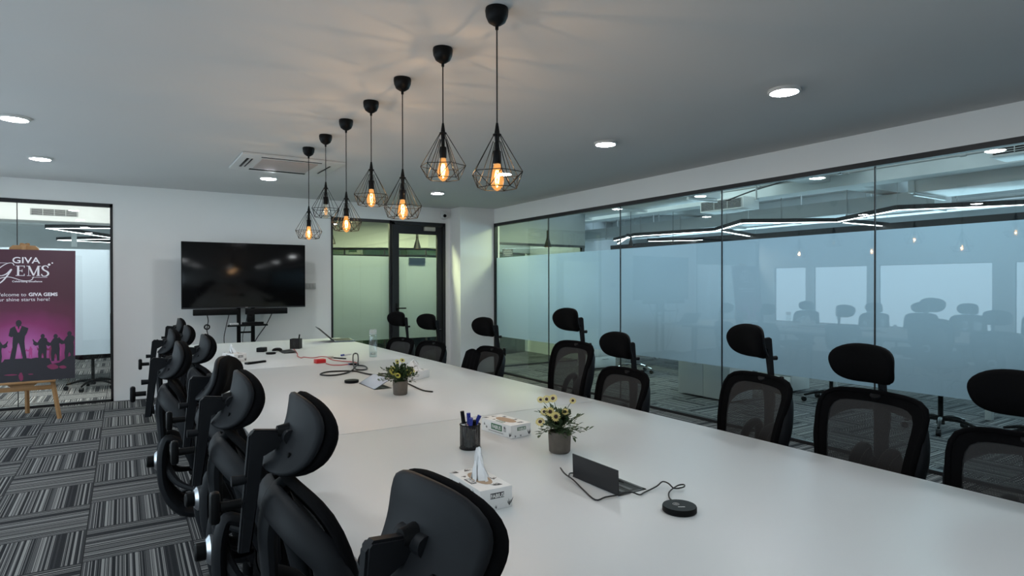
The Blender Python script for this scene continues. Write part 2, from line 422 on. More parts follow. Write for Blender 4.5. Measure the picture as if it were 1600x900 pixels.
b_.b2((XL - .12, YF, 1.78), (XL, YB, ZC)).b2((XL - .12, YF, 0), (XL, YB, 0.58))
ed = [YF] + sum([[a, b] for a, b in sorted(wins)], []) + [YB]
for a, c in zip(ed[::2], ed[1::2]): b_.b2((XL - .12, a, .58), (XL, c, 1.78))
tag(b_.build('wall_left', WHITE, smooth=False), kind=S)
for i, (a, c) in enumerate(wins):
    wn = empty('window_%d' % (i + 4), (XL - .06, (a + c) / 2, 1.18), kind=S)
    h = (c - a) / 2
    MB().b2((-.005, -h, -.6), (.005, h, .6)).build('window_pane', DAYW, wn, smooth=False)
    b_ = MB()
    for sgn in (-1, 1):
        b_.b2((-.03, sgn * h - .015, -.6), (.03, sgn * h + .015, .6)); b_.b2((-.03, -h, sgn * .6 - .015), (.03, h, sgn * .6 + .015))
    b_.build('window_frame', FRAME, wn, smooth=False)

def glazing(name, axis, base, lo, hi, mull, film_side, z1=GT):
    """glass partition; axis 'x' runs along X at y=base, 'y' runs along Y at x=base"""
    def bx(mb, a, c, d0, d1, z0, zz):
        if axis == 'x': mb.b2((a, base + d0, z0), (c, base + d1, zz))
        else: mb.b2((base + d0, a, z0), (base + d1, c, zz))
    root = empty(name, (0, 0, 0), kind=S)
    b_ = MB()
    bx(b_, lo, hi, -.005, .055, 0.0, 0.028); bx(b_, lo, hi, -.005, .055, z1 - .018, z1 + .025)
    bx(b_, lo, lo + .028, -.005, .055, 0, z1 + .025); bx(b_, hi - .028, hi, -.005, .055, 0, z1 + .025)
    b_.build('window_frame', FRAME, root, smooth=False)
    ed = [lo + .028] + mull + [hi - .028]
    for a, c in zip(ed, ed[1:]):
        g = MB(); bx(g, a + .002, c - .002, .018, .028, .028, z1 - .018); g.build('glass_pane', GLASS, root, smooth=False)
        g = MB(); bx(g, a + .004, c - .004, .0295, .0305, F0, F1); g.build('frosted_film', FILM, root, smooth=False)
    for a in mull:
        g = MB(); bx(g, a - .004, a + .004, .016, .030, .028, z1 - .018); g.build('glass_joint', FRAME, root, smooth=False)
    return root
glazing('window_1', 'x', YB, XL, -0.10, [-1.01], 1)
glazing('window_2', 'x', YB, 2.54, 3.46, [], 1)
glazing('window_3', 'y', XR, YF, 8.5, [-.41, 1.08, 2.575, 4.06, 5.55, 7.03], 1)

# ---- door
dr = empty('door_1', (3.46, YB, 0), kind=S)
b_ = MB(); b_.b2((0, -.03, 0), (.045, .07, GT)).b2((.85, -.03, 0), (.90, .07, GT)).b2((0, -.03, GT - .035), (.90, .07, GT + .02))
b_.build('door_frame', FRAME, dr, smooth=False)
b_ = MB(); b_.b2((.048, -.012, .02), (.118, .04, GT - .04)).b2((.765, -.012, .02), (.847, .04, GT - .04)).b2((.118, -.012, .02), (.765, .04, .14)).b2((.118, -.012, GT - .17), (.765, .04, GT - .04))
leaf = b_.build('door_leaf', FRAME, dr, smooth=False)
MB().b2((.118, .010, .14), (.765, .020, GT - .17)).build('glass_pane', GLASS, leaf, smooth=False)
MB().b2((.118, .022, F0), (.765, .023, F1)).build('frosted_film', FILM, leaf, smooth=False)
h_ = MB().tube([(.083, -.012, 1.05), (.083, -.06, 1.05), (.10, -.066, 1.05), (.21, -.066, 1.05)], .010, seg=10)
h_.box((.083, -.016, 1.03), (.036, .012, .20), .004)
h_.build('door_handle', BLKP, leaf)
b_ = MB().box((.62, -.035, GT - .085), (.185, .045, .06), .004)
b_.build('door_closer', CREAM, dr)
sg = MB().b2((.29, .026, F1 - .115), (.57, .030, F1 + .0)).build('door_sign', SIGN, leaf, smooth=False)
text('sign_text', 'Conference Room', .036, (.43, .0245, F1 - .055), (R(90), 0, 0), INKG, sg, ext=.0003)

# ================================================================== CEILING FITTINGS
DL = [(-.66, 7.34), (-.66, 5.68), (1.40, 7.34), (3.51, 7.34), (3.51, 5.68), (3.51, 4.01), (3.51, 2.325), (-.66, 4.01), (-.66, 2.325), (3.51, .65), (-.66, .65), (1.40, .65)]
dlab = ['far left, nearest the easel', 'left side at the frame edge', 'before the wall screen', 'far right, before the door', 'seen through the nearest pendant cage',
        'right side, second largest in view', 'right side, the largest in view', 'left of the frame, beside the middle chairs', 'left of the frame, beside the camera', 'right of the frame, behind the camera', 'left of the frame, behind the camera', 'behind the camera over the table end']
for i, (x, y) in enumerate(DL):
    lab = 'round recessed downlight, ' + dlab[i]
    t = empty('ceiling_downlight', (x, y, ZC), label=lab, cat='ceiling light', group='recessed downlights in the meeting room ceiling')
    MB().lathe([(.098, 0), (.099, -.012), (.094, -.019), (.084, -.020), (.081, -.012), (.080, 0)], seg=32).build('trim_ring', ACW, t)
    MB().lathe([(.079, -.008), (.076, -.016), (.062, -.023), (.038, -.027), (0, -.028)], seg=28).build('diffuser', LED, t)

# cassette air conditioner
ac = empty('cassette_air_conditioner', (1.40, 6.45, ZC), label='white ceiling cassette air conditioner with long black air slots', cat='air conditioner')
MB().box((0, 0, -.012), (.95, .86, .024), .008).build('fascia', ACW, ac)
MB().box((-.02, -.04, -.027), (.52, .50, .010), .003).build('intake_grille', ACG, ac)
for (c, d) in (((-.02, .325, -.026), (.56, .022, .004)), ((-.02, .29, -.026), (.56, .010, .004)), ((-.40, -.02, -.026), (.022, .46, .004)), ((-.36, -.02, -.026), (.012, .44, .004)),
               ((.37, -.02, -.026), (.016, .46, .004)), ((-.02, -.36, -.026), (.56, .02, .004))):
    MB().box(c, d, .001).build('air_slot', BLKP, ac)

# security camera on the column corner
sq = empty('security_camera', (4.30, 8.79, 2.53), label='small white security camera with a black lens above the door', cat='security camera')
MB().lathe([(0, .0), (.04, 0), (.045, .03), (.045, .05), (0, .052)], c=(0, 0, -.01), seg=20).build('mount', ACW, sq)
MB().lathe([(0, -.055), (.03, -.05), (.043, -.03), (.045, -.0), (.035, .02), (0, .022)], c=(0, -.01, -.025), seg=20).build('housing', ACW, sq)
MB().lathe([(0, 0), (.024, 0), (.026, .02), (0, .02)], M=Matrix.Translation((0, -.05, -.035)) @ Matrix.Rotation(R(75), 4, 'X'), seg=16).build('lens', BLKP, sq)

# ---- pendants
def make_pendant(lit=True):
    t = empty('pendant_lamp')
    # origin at ceiling; cage built relative to z=0 apex, dropped by cord length
    MB().lathe([(.052, 0), (.053, -.012), (.050, -.035), (.038, -.060), (.018, -.074), (.008, -.078), (.007, -.092), (0, -.092)], seg=28).build('ceiling_canopy', BLKP, t)
    return t
ZP = [2.125, 2.245, 2.095, 2.228, 2.10, 2.250, 2.112]
plab = ['nearest and largest in the row', 'second nearest, hung high', 'third nearest, hung low', 'fourth nearest, hung high', 'fifth nearest, hung low', 'the only one with a dim bulb', 'farthest, nearest the wall screen']
cage_me = None
PARTS = {}
rotz = [8, 22, 15, 2, 20, 10, 5]
for i in range(7):
    y = 2.32 + .541 * i; drop = ZC - ZP[i]; lit = i != 5
    t = empty('pendant_lamp', (1.40, y, ZC), R(rotz[i]), label='black wire cage pendant, ' + plab[i], cat='pendant light', group='wire cage pendants in a row over the table')
    MB().lathe([(0, 0), (.050, 0), (.052, -.012), (.049, -.036), (.038, -.060), (.018, -.074), (.008, -.078), (.007, -.094), (0, -.094)], seg=28).build('ceiling_canopy', BLKP, t)
    MB().cyl((0, 0, -.09), (0, 0, -drop), .0032, seg=8).build('cord', BLKW, t)
    z = -drop
    cg = MB(); zt, zm, zb = z - .052, z - .222, z - .288; rm, rb = .119, .087
    top = [(.016 * cos(pi / 3 * k), .016 * sin(pi / 3 * k), zt) for k in range(6)]
    top2 = [(.017 * cos(pi / 3 * k + pi / 6), .017 * sin(pi / 3 * k + pi / 6), zt - .03) for k in range(6)]
    mid = [(rm * cos(pi / 3 * k), rm * sin(pi / 3 * k), zm) for k in range(6)]
    bot = [(rb * cos(pi / 3 * k + pi / 6), rb * sin(pi / 3 * k + pi / 6), zb) for k in range(6)]
    rw = .0019
    for k in range(6):
        j = (k + 1) % 6
        for a, c in ((top[k], mid[k]), (mid[k], mid[j]), (mid[k], bot[k]), (mid[j], bot[k]), (bot[k], bot[j]), (top2[k], bot[k])):
            cg.cyl(a, c, rw, seg=6)
    cg.build('wire_cage', BLKW, t, smooth=True)
    MB().lathe([(0, z + .004), (.005, z), (.011, z - .038), (.012, z - .046), (.019, z - .050), (.019, z - .056), (.011, z - .060), (.009, z - .09), (.009, z - .120), (.0165, z - .124), (.0185, z - .128), (.0185, z - .178), (.016, z - .182), (0, z - .182)], seg=20).build('lamp_holder', BLKP, t)
    zb0 = z - .180
    MB().lathe([(0, zb0 + .002), (.014, zb0), (.016, zb0 - .012), (.024, zb0 - .040), (.0305, zb0 - .066), (.031, zb0 - .080), (.026, zb0 - .100), (.014, zb0 - .114), (.004, zb0 - .120), (0, zb0 - .121)], seg=24).build('bulb_glass', BULBG if lit else BULBD, t)
    f_ = MB()
    for k in range(4):
        a = pi / 2 * k + .4; f_.tube([(.005 * cos(a), .005 * sin(a), zb0 - .03), (.011 * cos(a), .011 * sin(a), zb0 - .055), (.006 * cos(a), .006 * sin(a), zb0 - .088)], .0017, seg=6)
    f_.build('filament', FILA if lit else FILD, t)
    if lit:
        l = bpy.data.lights.new('bulb_lamp', 'POINT'); l.shadow_soft_size = .004; l.energy = BULB; l.color = (1.0, .70, .47)
        lo = bpy.data.objects.new('bulb_lamp', l); COL.objects.link(lo); lo.parent = t; lo.location = (0, 0, zb0 - .06)
        l.use_shadow = True

# ================================================================== CONFERENCE TABLE
tb = empty('conference_table', (1.375, 3.8, 0), label='long white conference table running toward the wall screen', cat='table')
TX0, TX1, TY1 = -.905, .905, 3.80
joints = [-3.58, -1.125, 1.34, 3.80]
for a, c in zip(joints, joints[1:]):
    MB().box((0, (a + c) / 2, .7375), (TX1 - TX0 - .004, c - a - .006, .025), .0015).build('tabletop', LAM, tb)
b_ = MB(); b_.b2((TX0, -3.582, .724), (TX0 + .002, 3.802, .748)); b_.b2((TX1 - .002, -3.582, .724), (TX1, 3.802, .748)); b_.b2((TX0, 3.800, .724), (TX1, 3.803, .748))
b_.build('edge_band', EDGE, tb, smooth=False)
b_ = MB()
for x in (-.62, .62): b_.b2((x - .03, -3.3, .68), (x + .03, 3.55, .725))
for y in (-3.3, -1.2, 1.2, 3.52): b_.b2((-.62, y - .03, .68), (.62, y + .03, .725))
b_.build('under_frame', BLKP, tb, smooth=False)
for y in (-3.2, -1.125, 1.34, 3.45):
    for x in (-.45, .45):
        MB().box((x, y, .34), (.06, .06, .68), .004).build('leg', BLKP, tb)

# ================================================================== CHAIRS
def back_pt(u_, v_, push=0.0):
    """u,v in [-1,1]; point on the curved back, local chair frame"""
    vv = (v_ + 1) / 2
    w = .165 + .066 * vv
    z_ = .545 + .455 * vv
    y_ = -.222 - .020 * vv - .060 * vv * vv + .022 * sin(pi * vv) * 0.6 + .028 * u_ * u_ - push
    return Vector((u_ * w, y_, z_ - .012 * u_ * u_ * (vv)))
def outline(th, s=1.0, n=6.5):
    c_, s_ = cos(th), sin(th)
    k = (abs(c_) ** n + abs(s_) ** n) ** (-1 / n)
    return c_ * k * s, s_ * k * s
def make_chair():
    t = empty('office_chair')
    # five-star base
    b_ = MB()
    b_.lathe([(0, .045), (.035, .045), (.042, .07), (.036, .105), (.03, .12), (0, .12)], seg=20)
    for k in range(5):
        a = 2 * pi * k / 5 + .3
        b_.tube([(.02 * cos(a), .02 * sin(a), .095), (.12 * cos(a), .12 * sin(a), .105), (.20 * cos(a), .20 * sin(a), .085), (.258 * cos(a), .258 * sin(a), .066)], [.026, .024, .019, .015], seg=8, flat=.75)
    b_.build('star_base', BLKP, t)
    for k in range(5):
        a = 2 * pi * k / 5 + .3; c = (.258 * cos(a), .258 * sin(a)); ta = (-sin(a), cos(a))
        w_ = MB()
        for s_ in (-1, 1):
            p = Vector((c[0] + ta[0] * .014 * s_, c[1] + ta[1] * .014 * s_, .027)); q = Vector((c[0] + ta[0] * .026 * s_, c[1] + ta[1] * .026 * s_, .027))
            w_.cyl(p, q, .027, seg=16)
        w_.cyl((c[0], c[1], .03), (c[0], c[1], .066), .008, seg=8)
        w_.tube([(c[0] - .02 * cos(a), c[1] - .02 * sin(a), .048), (c[0], c[1], .058), (c[0] + .02 * cos(a), c[1] + .02 * sin(a), .048)], .013, seg=8)
        w_.build('caster', BLKP, t)
    MB().cyl((0, 0, .10), (0, 0, .30), .025, seg=16).cyl((0, 0, .30), (0, 0, .41), .014, seg=12).build('gas_cylinder', BLKP, t)
    up = []
    m_ = MB().box((0, -.02, .405), (.17, .26, .055), .012).box((0, -.14, .42), (.10, .10, .05), .012)
    m_.cyl((.08, .03, .405), (.23, .05, .400), .006, seg=8)
    up.append(m_.build('tilt_mechanism', BLKP, t))
    # seat
    s_ = MB()
    def seatf(u_, v_):
        th = 2 * pi * u_; r = sin(pi / 2 * min(1, v_ * 1.15)) if v_ < .87 else 1
        return 0
    prof = [(0.0, .505), (.5, .507), (.8, .503), (.93, .494), (1.0, .473), (.985, .452), (.93, .440), (.5, .437), (0, .437)]
    rings = []
    for (r, z_) in prof:
        ring = []
        for k in range(36):
            x, y = outline(2 * pi * k / 36, 1, 3.6)
            yy = y * .235 * r + .015; dz = -.028 * max(0, (yy - .13) / .12) ** 2 + .012 * (x * r) ** 2
            ring.append(s_.bm.verts.new((x * .245 * r, yy, z_ + dz)) if r > 0 else None)
        if r == 0:
            v0 = s_.bm.verts.new((0, .015, z_)); ring = [v0]
        rings.append(ring)
    for a, c in zip(rings, rings[1:]):
        for k in range(36):
            j = (k + 1) % 36
            if len(a) == 1: s_.bm.faces.new((a[0], c[k], c[j]))
            elif len(c) == 1: s_.bm.faces.new((a[k], a[j], c[0]))
            else: s_.bm.faces.new((a[k], a[j], c[j], c[k]))
    up.append(s_.build('seat', FAB, t, bevel_angle=80))
    # back frame: rim tube + border ribbon
    b_ = MB(); NT = 56
    rim = [back_pt(*outline(2 * pi * k / NT, 1)) for k in range(NT)]
    b_.tube(rim, .0115, seg=8, closed=True, smoothpath=False)
    def band(s0, s1, pushf):
        A = [b_.bm.verts.new(back_pt(*[a for a in outline(2 * pi * k / NT, s0)], pushf)) for k in range(NT)]
        B = [b_.bm.verts.new(back_pt(outline(2 * pi * k / NT, 1)[0] * s1[0], outline(2 * pi * k / NT, 1)[1] * s1[1], pushf)) for k in range(NT)]
        for k in range(NT): b_.bm.faces.new((A[k], A[(k + 1) % NT], B[(k + 1) % NT], B[k]))
    band(.99, (.80, .84), -.004); band(.99, (.80, .84), .004)
    up.append(b_.build('back_frame', FAB, t, bevel_angle=80))
    g_ = MB()
    V = []
    for r in (1.0, .75, .5, .25):
        V.append([g_.bm.verts.new(back_pt(outline(2 * pi * k / NT, 1)[0] * .81 * r, outline(2 * pi * k / NT, 1)[1] * .85 * r)) for k in range(NT)])
    c0 = g_.bm.verts.new(back_pt(0, 0))
    for a, c in zip(V, V[1:]):
        for k in range(NT): g_.bm.faces.new((a[k], a[(k + 1) % NT], c[(k + 1) % NT], c[k]))
    for k in range(NT): g_.bm.faces.new((V[-1][k], V[-1][(k + 1) % NT], c0))
    up.append(g_.build('back_mesh', MESHM, t))
    # rear support: spine head, wings, lower loops
    b_ = MB()
    b_.tube([(0, -.290, .992), (0, -.322, .965), (0, -.338, .90), (0, -.336, .82), (0, -.330, .72), (0, -.326, .66)], [.022, .034, .034, .028, .026, .024], seg=10, flat=.62)
    for s_ in (-1, 1):
        b_.tube([(0, -.332, .955), (s_ * .07, -.328, .952), (s_ * .148, -.310, .932), (s_ * .204, -.266, .880), (s_ * .218, -.238, .790), (s_ * .200, -.220, .680)], [.017, .017, .016, .015, .013, .010], seg=12, flat=2.1, upd=(0, .35, 1))
        b_.tube([(s_ * .015, -.328, .735), (s_ * .05, -.318, .66), (s_ * .11, -.28, .60), (s_ * .17, -.215, .575)], [.020, .018, .014, .010], seg=8)
    up.append(b_.build('back_support', GRYP, t))
    for s_ in (-1, 1):
        l_ = MB().tube([(s_ * .060, -.322, .765), (s_ * .062, -.336, .70), (s_ * .062, -.332, .60), (s_ * .062, -.305, .525), (s_ * .060, -.255, .470), (s_ * .058, -.175, .452), (s_ * .058, -.150, .475), (s_ * .058, -.175, .545), (s_ * .058, -.215, .64), (s_ * .058, -.255, .735), (s_ * .060, -.300, .768)], [.017, .019, .020, .024, .027, .024, .017, .014, .014, .016, .017], seg=10, closed=True, flat=1.5, upd=(1, 0, 0), sub=3)
        up.append(l_.build('lumbar_loop', GRYP, t))
    MH = Matrix.Translation((0, -.335, .672)) @ Matrix.Rotation(R(90), 4, 'X')
    kn = MB().lathe([(0, 0), (.036, 0), (.041, .006), (.041, .018), (.030, .028), (0, .028)], seg=28, M=MH).build('tension_hub', SILV, t); up.append(kn)
    MB().lathe([(0, .026), (.024, .026), (.024, .052), (.020, .056), (0, .056)], seg=20, M=MH).build('hub_knob', BLKP, kn)
    # headrest post: flat angled bracket
    b_ = MB()
    b_.poly([(-.366, .915), (-.342, .915), (-.322, 1.108), (-.268, 1.126), (-.268, 1.152), (-.334, 1.160), (-.346, 1.148)], -.011, .011, 'yz')
    b_.cyl((-.034, -.268, 1.141), (.034, -.268, 1.141), .0155, seg=16)
    b_.cyl((0, -.340, 1.060), (0, -.378, 1.060), .009, .011, seg=10)
    bmesh.ops.bevel(b_.bm, geom=[e_ for e_ in b_.bm.edges if e_.calc_length() > .028 and abs(e_.verts[0].co.x - e_.verts[1].co.x) < .001 and abs(abs(e_.verts[0].co.x) - .011) < .0001], offset=.004, segments=2, affect='EDGES')
    post = b_.build('headrest_post', GRYP, t); up.append(post)
    k3 = MB().cyl((0, -.36, .958), (0, -.398, .958), .010, seg=10)
    k3.box((0, -.408, .958), (.024, .020, .066), .008)
    up.append(k3.build('headrest_knob', BLKP, t))
    # headrest cushion and shell (own origin at the pivot, for tilting)
    def hp(u_, v_, d):
        wv = .124 * (1 + .13 * v_)
        return Vector((u_ * wv, .028 * u_ * u_ + d - (.022 * (.35 - v_) ** 2 if v_ < .35 else .010 * (v_ - .35) ** 2), v_ * .080 - .010 * (u_ * u_)))
    def pad(mb, prof, n, NH=44):
        rings = [[mb.bm.verts.new(hp(*[q * r for q in outline(2 * pi * k / NH, 1, n)], d)) for k in range(NH)] for (r, d) in prof]
        c1 = mb.bm.verts.new(hp(0, 0, prof[-1][1])); c2 = mb.bm.verts.new(hp(0, 0, prof[0][1]))
        for a, c in zip(rings, rings[1:]):
            for k in range(NH): mb.bm.faces.new((a[k], a[(k + 1) % NH], c[(k + 1) % NH], c[k]))
        for k in range(NH):
            mb.bm.faces.new((rings[-1][k], rings[-1][(k + 1) % NH], c1)); mb.bm.faces.new((rings[0][(k + 1) % NH], rings[0][k], c2))
    h_ = MB(); pad(h_, ((.3, .004), (.7, .004), (.97, .004), (1.03, .010), (1.025, .021), (.96, .032), (.80, .039), (.5, .042), (.25, .043)), 2.8)
    hd = h_.build('headrest', FAB, t, bevel_angle=80)
    h_ = MB(); pad(h_, ((.3, .003), (.7, .003), (.95, .003), (.985, -.002), (.96, -.009), (.90, -.012), (.5, -.013), (.2, -.013)), 3.4)
    h_.build('headrest_shell', GRYP, hd, bevel_angle=80)
    for s_ in (-1, 1):
        p = hp(s_ * .55, -.42, -.0125); MB().cyl(p + Vector((0, .004, 0)), p + Vector((0, -.002, 0)), .0055, seg=12).build('screw', BLKP, hd)
    MB().cyl((0, -.008, 0), (0, -.034, -.004), .019, .013, seg=14).build('pivot_joint', BLKP, hd)
    hd.location = (0, -.236, 1.146); hd.rotation_euler = (R(-7), 0, 0)
    up.append(hd)
    for s_ in (-1, 1):
        a_ = MB().tube([(s_ * .12, -.01, .425), (s_ * .205, -.015, .43), (s_ * .234, -.03, .50), (s_ * .232, -.04, .645)], [.016, .017, .018, .016], seg=8, flat=.8)
        ar = a_.build('armrest', BLKP, t)
        MB().box((s_ * .228, -.01, .668), (.055, .235, .026), .012, seg=3).build('arm_pad', BLKP, ar)
        up.append(ar)
    for o in up: o['up'] = 1
    return t
proto = make_chair()
def place_chair(x, y, rz, dz, label, group, head=0.0, tilt=0.0, turn=0.0, back=0.0):
    o = copy_tree(proto)
    o.location = (x, y, 0); o.rotation_euler = (0, 0, R(rz))
    for c in [c for c in bpy.data.objects if c.parent == o]:
        if 'up' in c: c.location.z += dz
        n = c.name.split('.')[0]
        if n == 'headrest': c.location.z += head; c.location.y -= back; c.rotation_euler.x += R(tilt); c.rotation_euler.z += R(turn)
        if n == 'headrest_post': c.location.z += head; c.location.y -= back * .6
        if n == 'headrest_knob': c.location.y -= back * .6
        if n == 'star_base': pass
    tag(o, label, 'chair', group)
    return o
GL, GR = 'black mesh chairs along the left side of the table', 'black mesh chairs along the right side of the table'
B = 'black mesh office chair, '
def by_head(hx_, hy_, rz, ztop, label, head=0.0, tilt=0.0, turn=0.0):
    """place by the centre of the headrest"""
    a = R(rz); q = .255; head -= .055
    return place_chair(hx_ - sin(a) * q, hy_ + cos(a) * q, rz, ztop - 1.238 - head, B + label, GL, head, tilt - 5, turn, .05)
by_head(.385, .80, -82, 1.150, 'nearest the camera, its headrest filling the bottom edge', -.01, 0)
by_head(.335, 1.34, -90, 1.192, 'second on the left, headrest shell against the white tabletop')
by_head(.300, 1.90, -90, 1.178, 'third on the left, directly behind the second')
by_head(.315, 2.42, -86, 1.168, 'fourth on the left, headrest turned to face the tabletop', 0, -4, -26)
by_head(.215, 2.95, -92, 1.186, 'fifth on the left, pulled back toward the aisle')
by_head(.390, 3.72, -88, 1.156, 'sixth on the left, headrest beside the far left tissue box')
by_head(.270, 4.36, -90, 1.152, 'seventh on the left, low before the screen wall')
by_head(.400, 4.96, -88, 1.137, 'eighth on the left, mostly hidden by nearer chairs')
by_head(.430, 6.05, -90, 1.137, 'farthest on the left, closest to the screen wall')
def by_back(xb, yb, rz, ztop, label, head=0.0, tilt=0.0, turn=0.0):
    a = R(rz)
    return place_chair(xb - sin(a) * -.28 * -1, yb + cos(a) * .28, rz, ztop - 1.028, B + label, GR, head, tilt, turn)
by_back(2.52, .79, 84, .930, 'nearest on the right, cut by the frame edge', .0)
by_back(2.54, 1.29, 84, 1.00, 'second nearest on the right, before a glass joint', -.025)
by_back(2.54, 1.81, 76, 1.005, 'third nearest on the right, its headrest post showing', .02, 0, -6)
by_back(2.50, 2.68, 86, .935, 'fourth nearest on the right, low, beyond the yellow daisies', .0)
by_back(2.58, 3.26, 88, 1.045, 'fifth nearest on the right, tall, arm pad at table height', .01)
by_back(2.52, 4.28, 89, .925, 'sixth nearest on the right, with a dark jacket on it', .025, 0, 8)
by_back(2.52, 5.38, 101, .885, 'second farthest on the right, before the door', .05, 0, 4)
by_back(2.50, 6.10, 104, .870, 'farthest on the right, below the door handle', .06, 0, 4)

for o in [c for k in bpy.data.objects if k.parent == proto for c in bpy.data.objects if c.parent == k] + [k for k in bpy.data.objects if k.parent == proto] + [proto]:
    bpy.data.objects.remove(o)

# jacket over the sixth chair
b_ = MB()
def jk(u_, v_):
    x = 2.395 + .012 * sin(9 * u_ * pi) * v_ - .055 * v_ - .02 * sin(v_ * 3)
    return Vector((x, 4.25 + .30 * (u_) - .05 + .05 * (1 - v_) * (.5 - u_), .86 - .33 * v_ + .03 * sin(3.2 * u_)))
V1 = b_.grid(jk, 26, 14)
r_ = bmesh.ops.solidify(b_.bm, geom=b_.bm.faces[:], thickness=.012)
tag(b_.build('jacket', CLOTH, bevel_angle=80), 'folded black jacket hung over the chair in front of the white column', 'jacket')

# ================================================================== TV ON A STAND
TVX, TVY = 1.34, 8.48
st = empty('screen_stand', (TVX, TVY, 0), label='black two-post floor stand with a small shelf holding the wall screen', cat='stand')
for x in (-.085, .085):
    MB().box((x, .04, .95), (.045, .035, 1.70), .003).build('post', BLKP, st)
b_ = MB().box((0, .04, .80), (.17, .025, .022), .002).box((0, .04, 1.75), (.17, .025, .04), .002).box((0, .04, 1.35), (.40, .02, .30), .002)
b_.build('cross_bar', BLKP, st)
b_ = MB().box((0, .04, .075), (.80, .06, .05), .005)
for x in (-.38, .38): b_.box((x, .0, .065), (.055, .62, .04), .005)
b_.build('foot_frame', BLKP, st)
MB().poly([(-.24, -.12), (.24, -.12), (.20, .04), (-.20, .04)], .885, .905, 'xy').build('shelf', BLKP, st, smooth=False)
tv = empty('television', (TVX, TVY, 1.53), label='large black flat screen television with a thin bezel on a floor stand', cat='television')
MB().box((0, -.005, 0), (1.475, .035, .832), .004).build('bezel', BLKP, tv)
MB().box((0, -.0245, .006), (1.458, .004, .806), .001).build('screen', SCREEN, tv)
MB().box((0, -.0235, -.406), (1.465, .004, .012), .001).build('bottom_trim', DARKM, tv)
MB().box((0, -.026, -.406), (.03, .002, .006), .0).build('logo_bar', SILV, tv)
for k, x in enumerate((-.355, .245)):
    sb = MB().box((TVX + x, TVY - .01, 1.070), (.515, .06, .078), .006).build('sound_bar', BLKP)
    tag(sb, 'long black sound bar under the %s half of the television' % ('left' if k == 0 else 'right'), 'speaker', 'sound bars under the television')
# items on the shelf
t = empty('network_router', (TVX + .07, TVY - .05, .905), label='flat black router lying on the stand shelf', cat='router')
MB().poly([(.13 * outline(2 * pi * k / 24, 1, 3)[0], .05 * outline(2 * pi * k / 24, 1, 3)[1]) for k in range(24)], 0, .028, 'xy').build('body', BLKP, t, bevel_angle=60)
MB().box((0, 0, .030), (.10, .04, .004), .001).build('top_panel', DARKM, t)
t = empty('conference_camera', (TVX + .045, TVY - .03, .935), label='black upright conference camera standing on the router', cat='camera')
MB().box((0, 0, .06), (.085, .045, .12), .006).build('body', BLKP, t)
MB().cyl((0, -.022, .08), (0, -.027, .08), .018, seg=16).build('lens', SCREEN, t)
t = empty('network_switch', (TVX - .155, TVY - .07, .905), label='small white network box on the left of the stand shelf', cat='network box')
MB().box((0, 0, .012), (.095, .05, .022), .002).build('body', CARD, t)
b_ = MB()
for k in range(5): b_.box((-.034 + .017 * k, -.0255, .012), (.011, .002, .009), 0)
b_.build('ports', BLKP, t, smooth=False)
def cable(name, pts, r, mat, label, cat='cable', group=None):
    o = MB().tube(pts, r, seg=6).build(name, mat); return tag(o, label, cat, group)
Y_ = TVY + .02
cable('hanging_cable', [(.885, Y_, 1.05), (.90, Y_, .96), (.885, Y_, .86), (.90, Y_, .78), (.96, Y_, .60), (1.05, Y_ + .02, .3), (1.20, Y_ + .02, .1)], .006, CABLE, 'black cable hanging from the left sound bar with a knot', group='cables behind the stand')
MB_ = MB().tube([(.885 + .028 * cos(a), Y_ - .008, .885 + .028 * sin(a)) for a in [2 * pi * k / 10 for k in range(10)]], .009, seg=6, closed=True)
tag(MB_.build('cable_tie', CABLE), 'small black ring binding the left hanging cable', 'cable tie')
cable('hanging_cable', [(1.14, Y_, 1.04), (1.10, Y_, .86), (1.08, Y_, .70), (1.12, Y_, .4), (1.2, Y_, .1)], .005, CABLE, 'black cable hanging left of the stand post', group='cables behind the stand')
cable('hanging_cable', [(1.66, Y_, 1.04), (1.58, Y_, .88), (1.46, Y_, .70), (1.36, Y_ + .02, .45), (1.3, Y_, .12)], .006, CABLE, 'black cable slanting down from the right sound bar', group='cables behind the stand')
cable('hanging_cable', [(1.36, Y_ + .01, 1.04), (1.33, Y_ + .02, .86), (1.30, Y_ + .02, .72), (1.32, Y_, .4), (1.34, Y_, .1)], .004, CABLE, 'thin black cable hanging between the two stand posts', group='cables behind the stand')
# wall switch plate
sw = empty('wall_switch', (2.245, YB, 1.392), label='white wall switch plate beside the television', cat='switch')
MB().box((0, -.006, 0), (.15, .012, .085), .003).build('cover_plate', PLATE, sw)
for k in range(3): MB().box((-.045 + .045 * k, -.014, 0), (.030, .008, .052), .002).build('rocker', PLATE, sw)

# ================================================================== EASEL AND POSTER
ez = empty('display_easel', (-.885, 8.2, 0), label='wooden tripod easel holding the maroon welcome poster by the glass', cat='easel')
lean = lambda z_: -.16 + .16 * z_          # front plane y offset from -0.16 at floor to +0.14 at top
for s_ in (-1, 1):
    MB().tube([(s_ * .315, lean(0) - .02, 0), (s_ * .02, lean(1.86) - .0, 1.86)], .021, seg=4, smoothpath=False).build('leg', WOOD, ez, smooth=False)
MB().tube([(-.01, .36, 0), (-.005, .17, 1.78)], .021, seg=4, smoothpath=False).build('leg', WOOD, ez, smooth=False)
MB().box((0, lean(.33) - .012, .335), (.50, .022, .045), .003).build('cross_rail', WOOD, ez)
MB().box((0, lean(.41) - .045, .402), (.56, .085, .020), .004).build('ledge', WOOD, ez)
MB().poly([(-.13, .39), (.13, .39), (.09, .355), (-.09, .355)], -.13, -.10, 'xz').build('ledge_bracket', WOOD, ez, smooth=False)
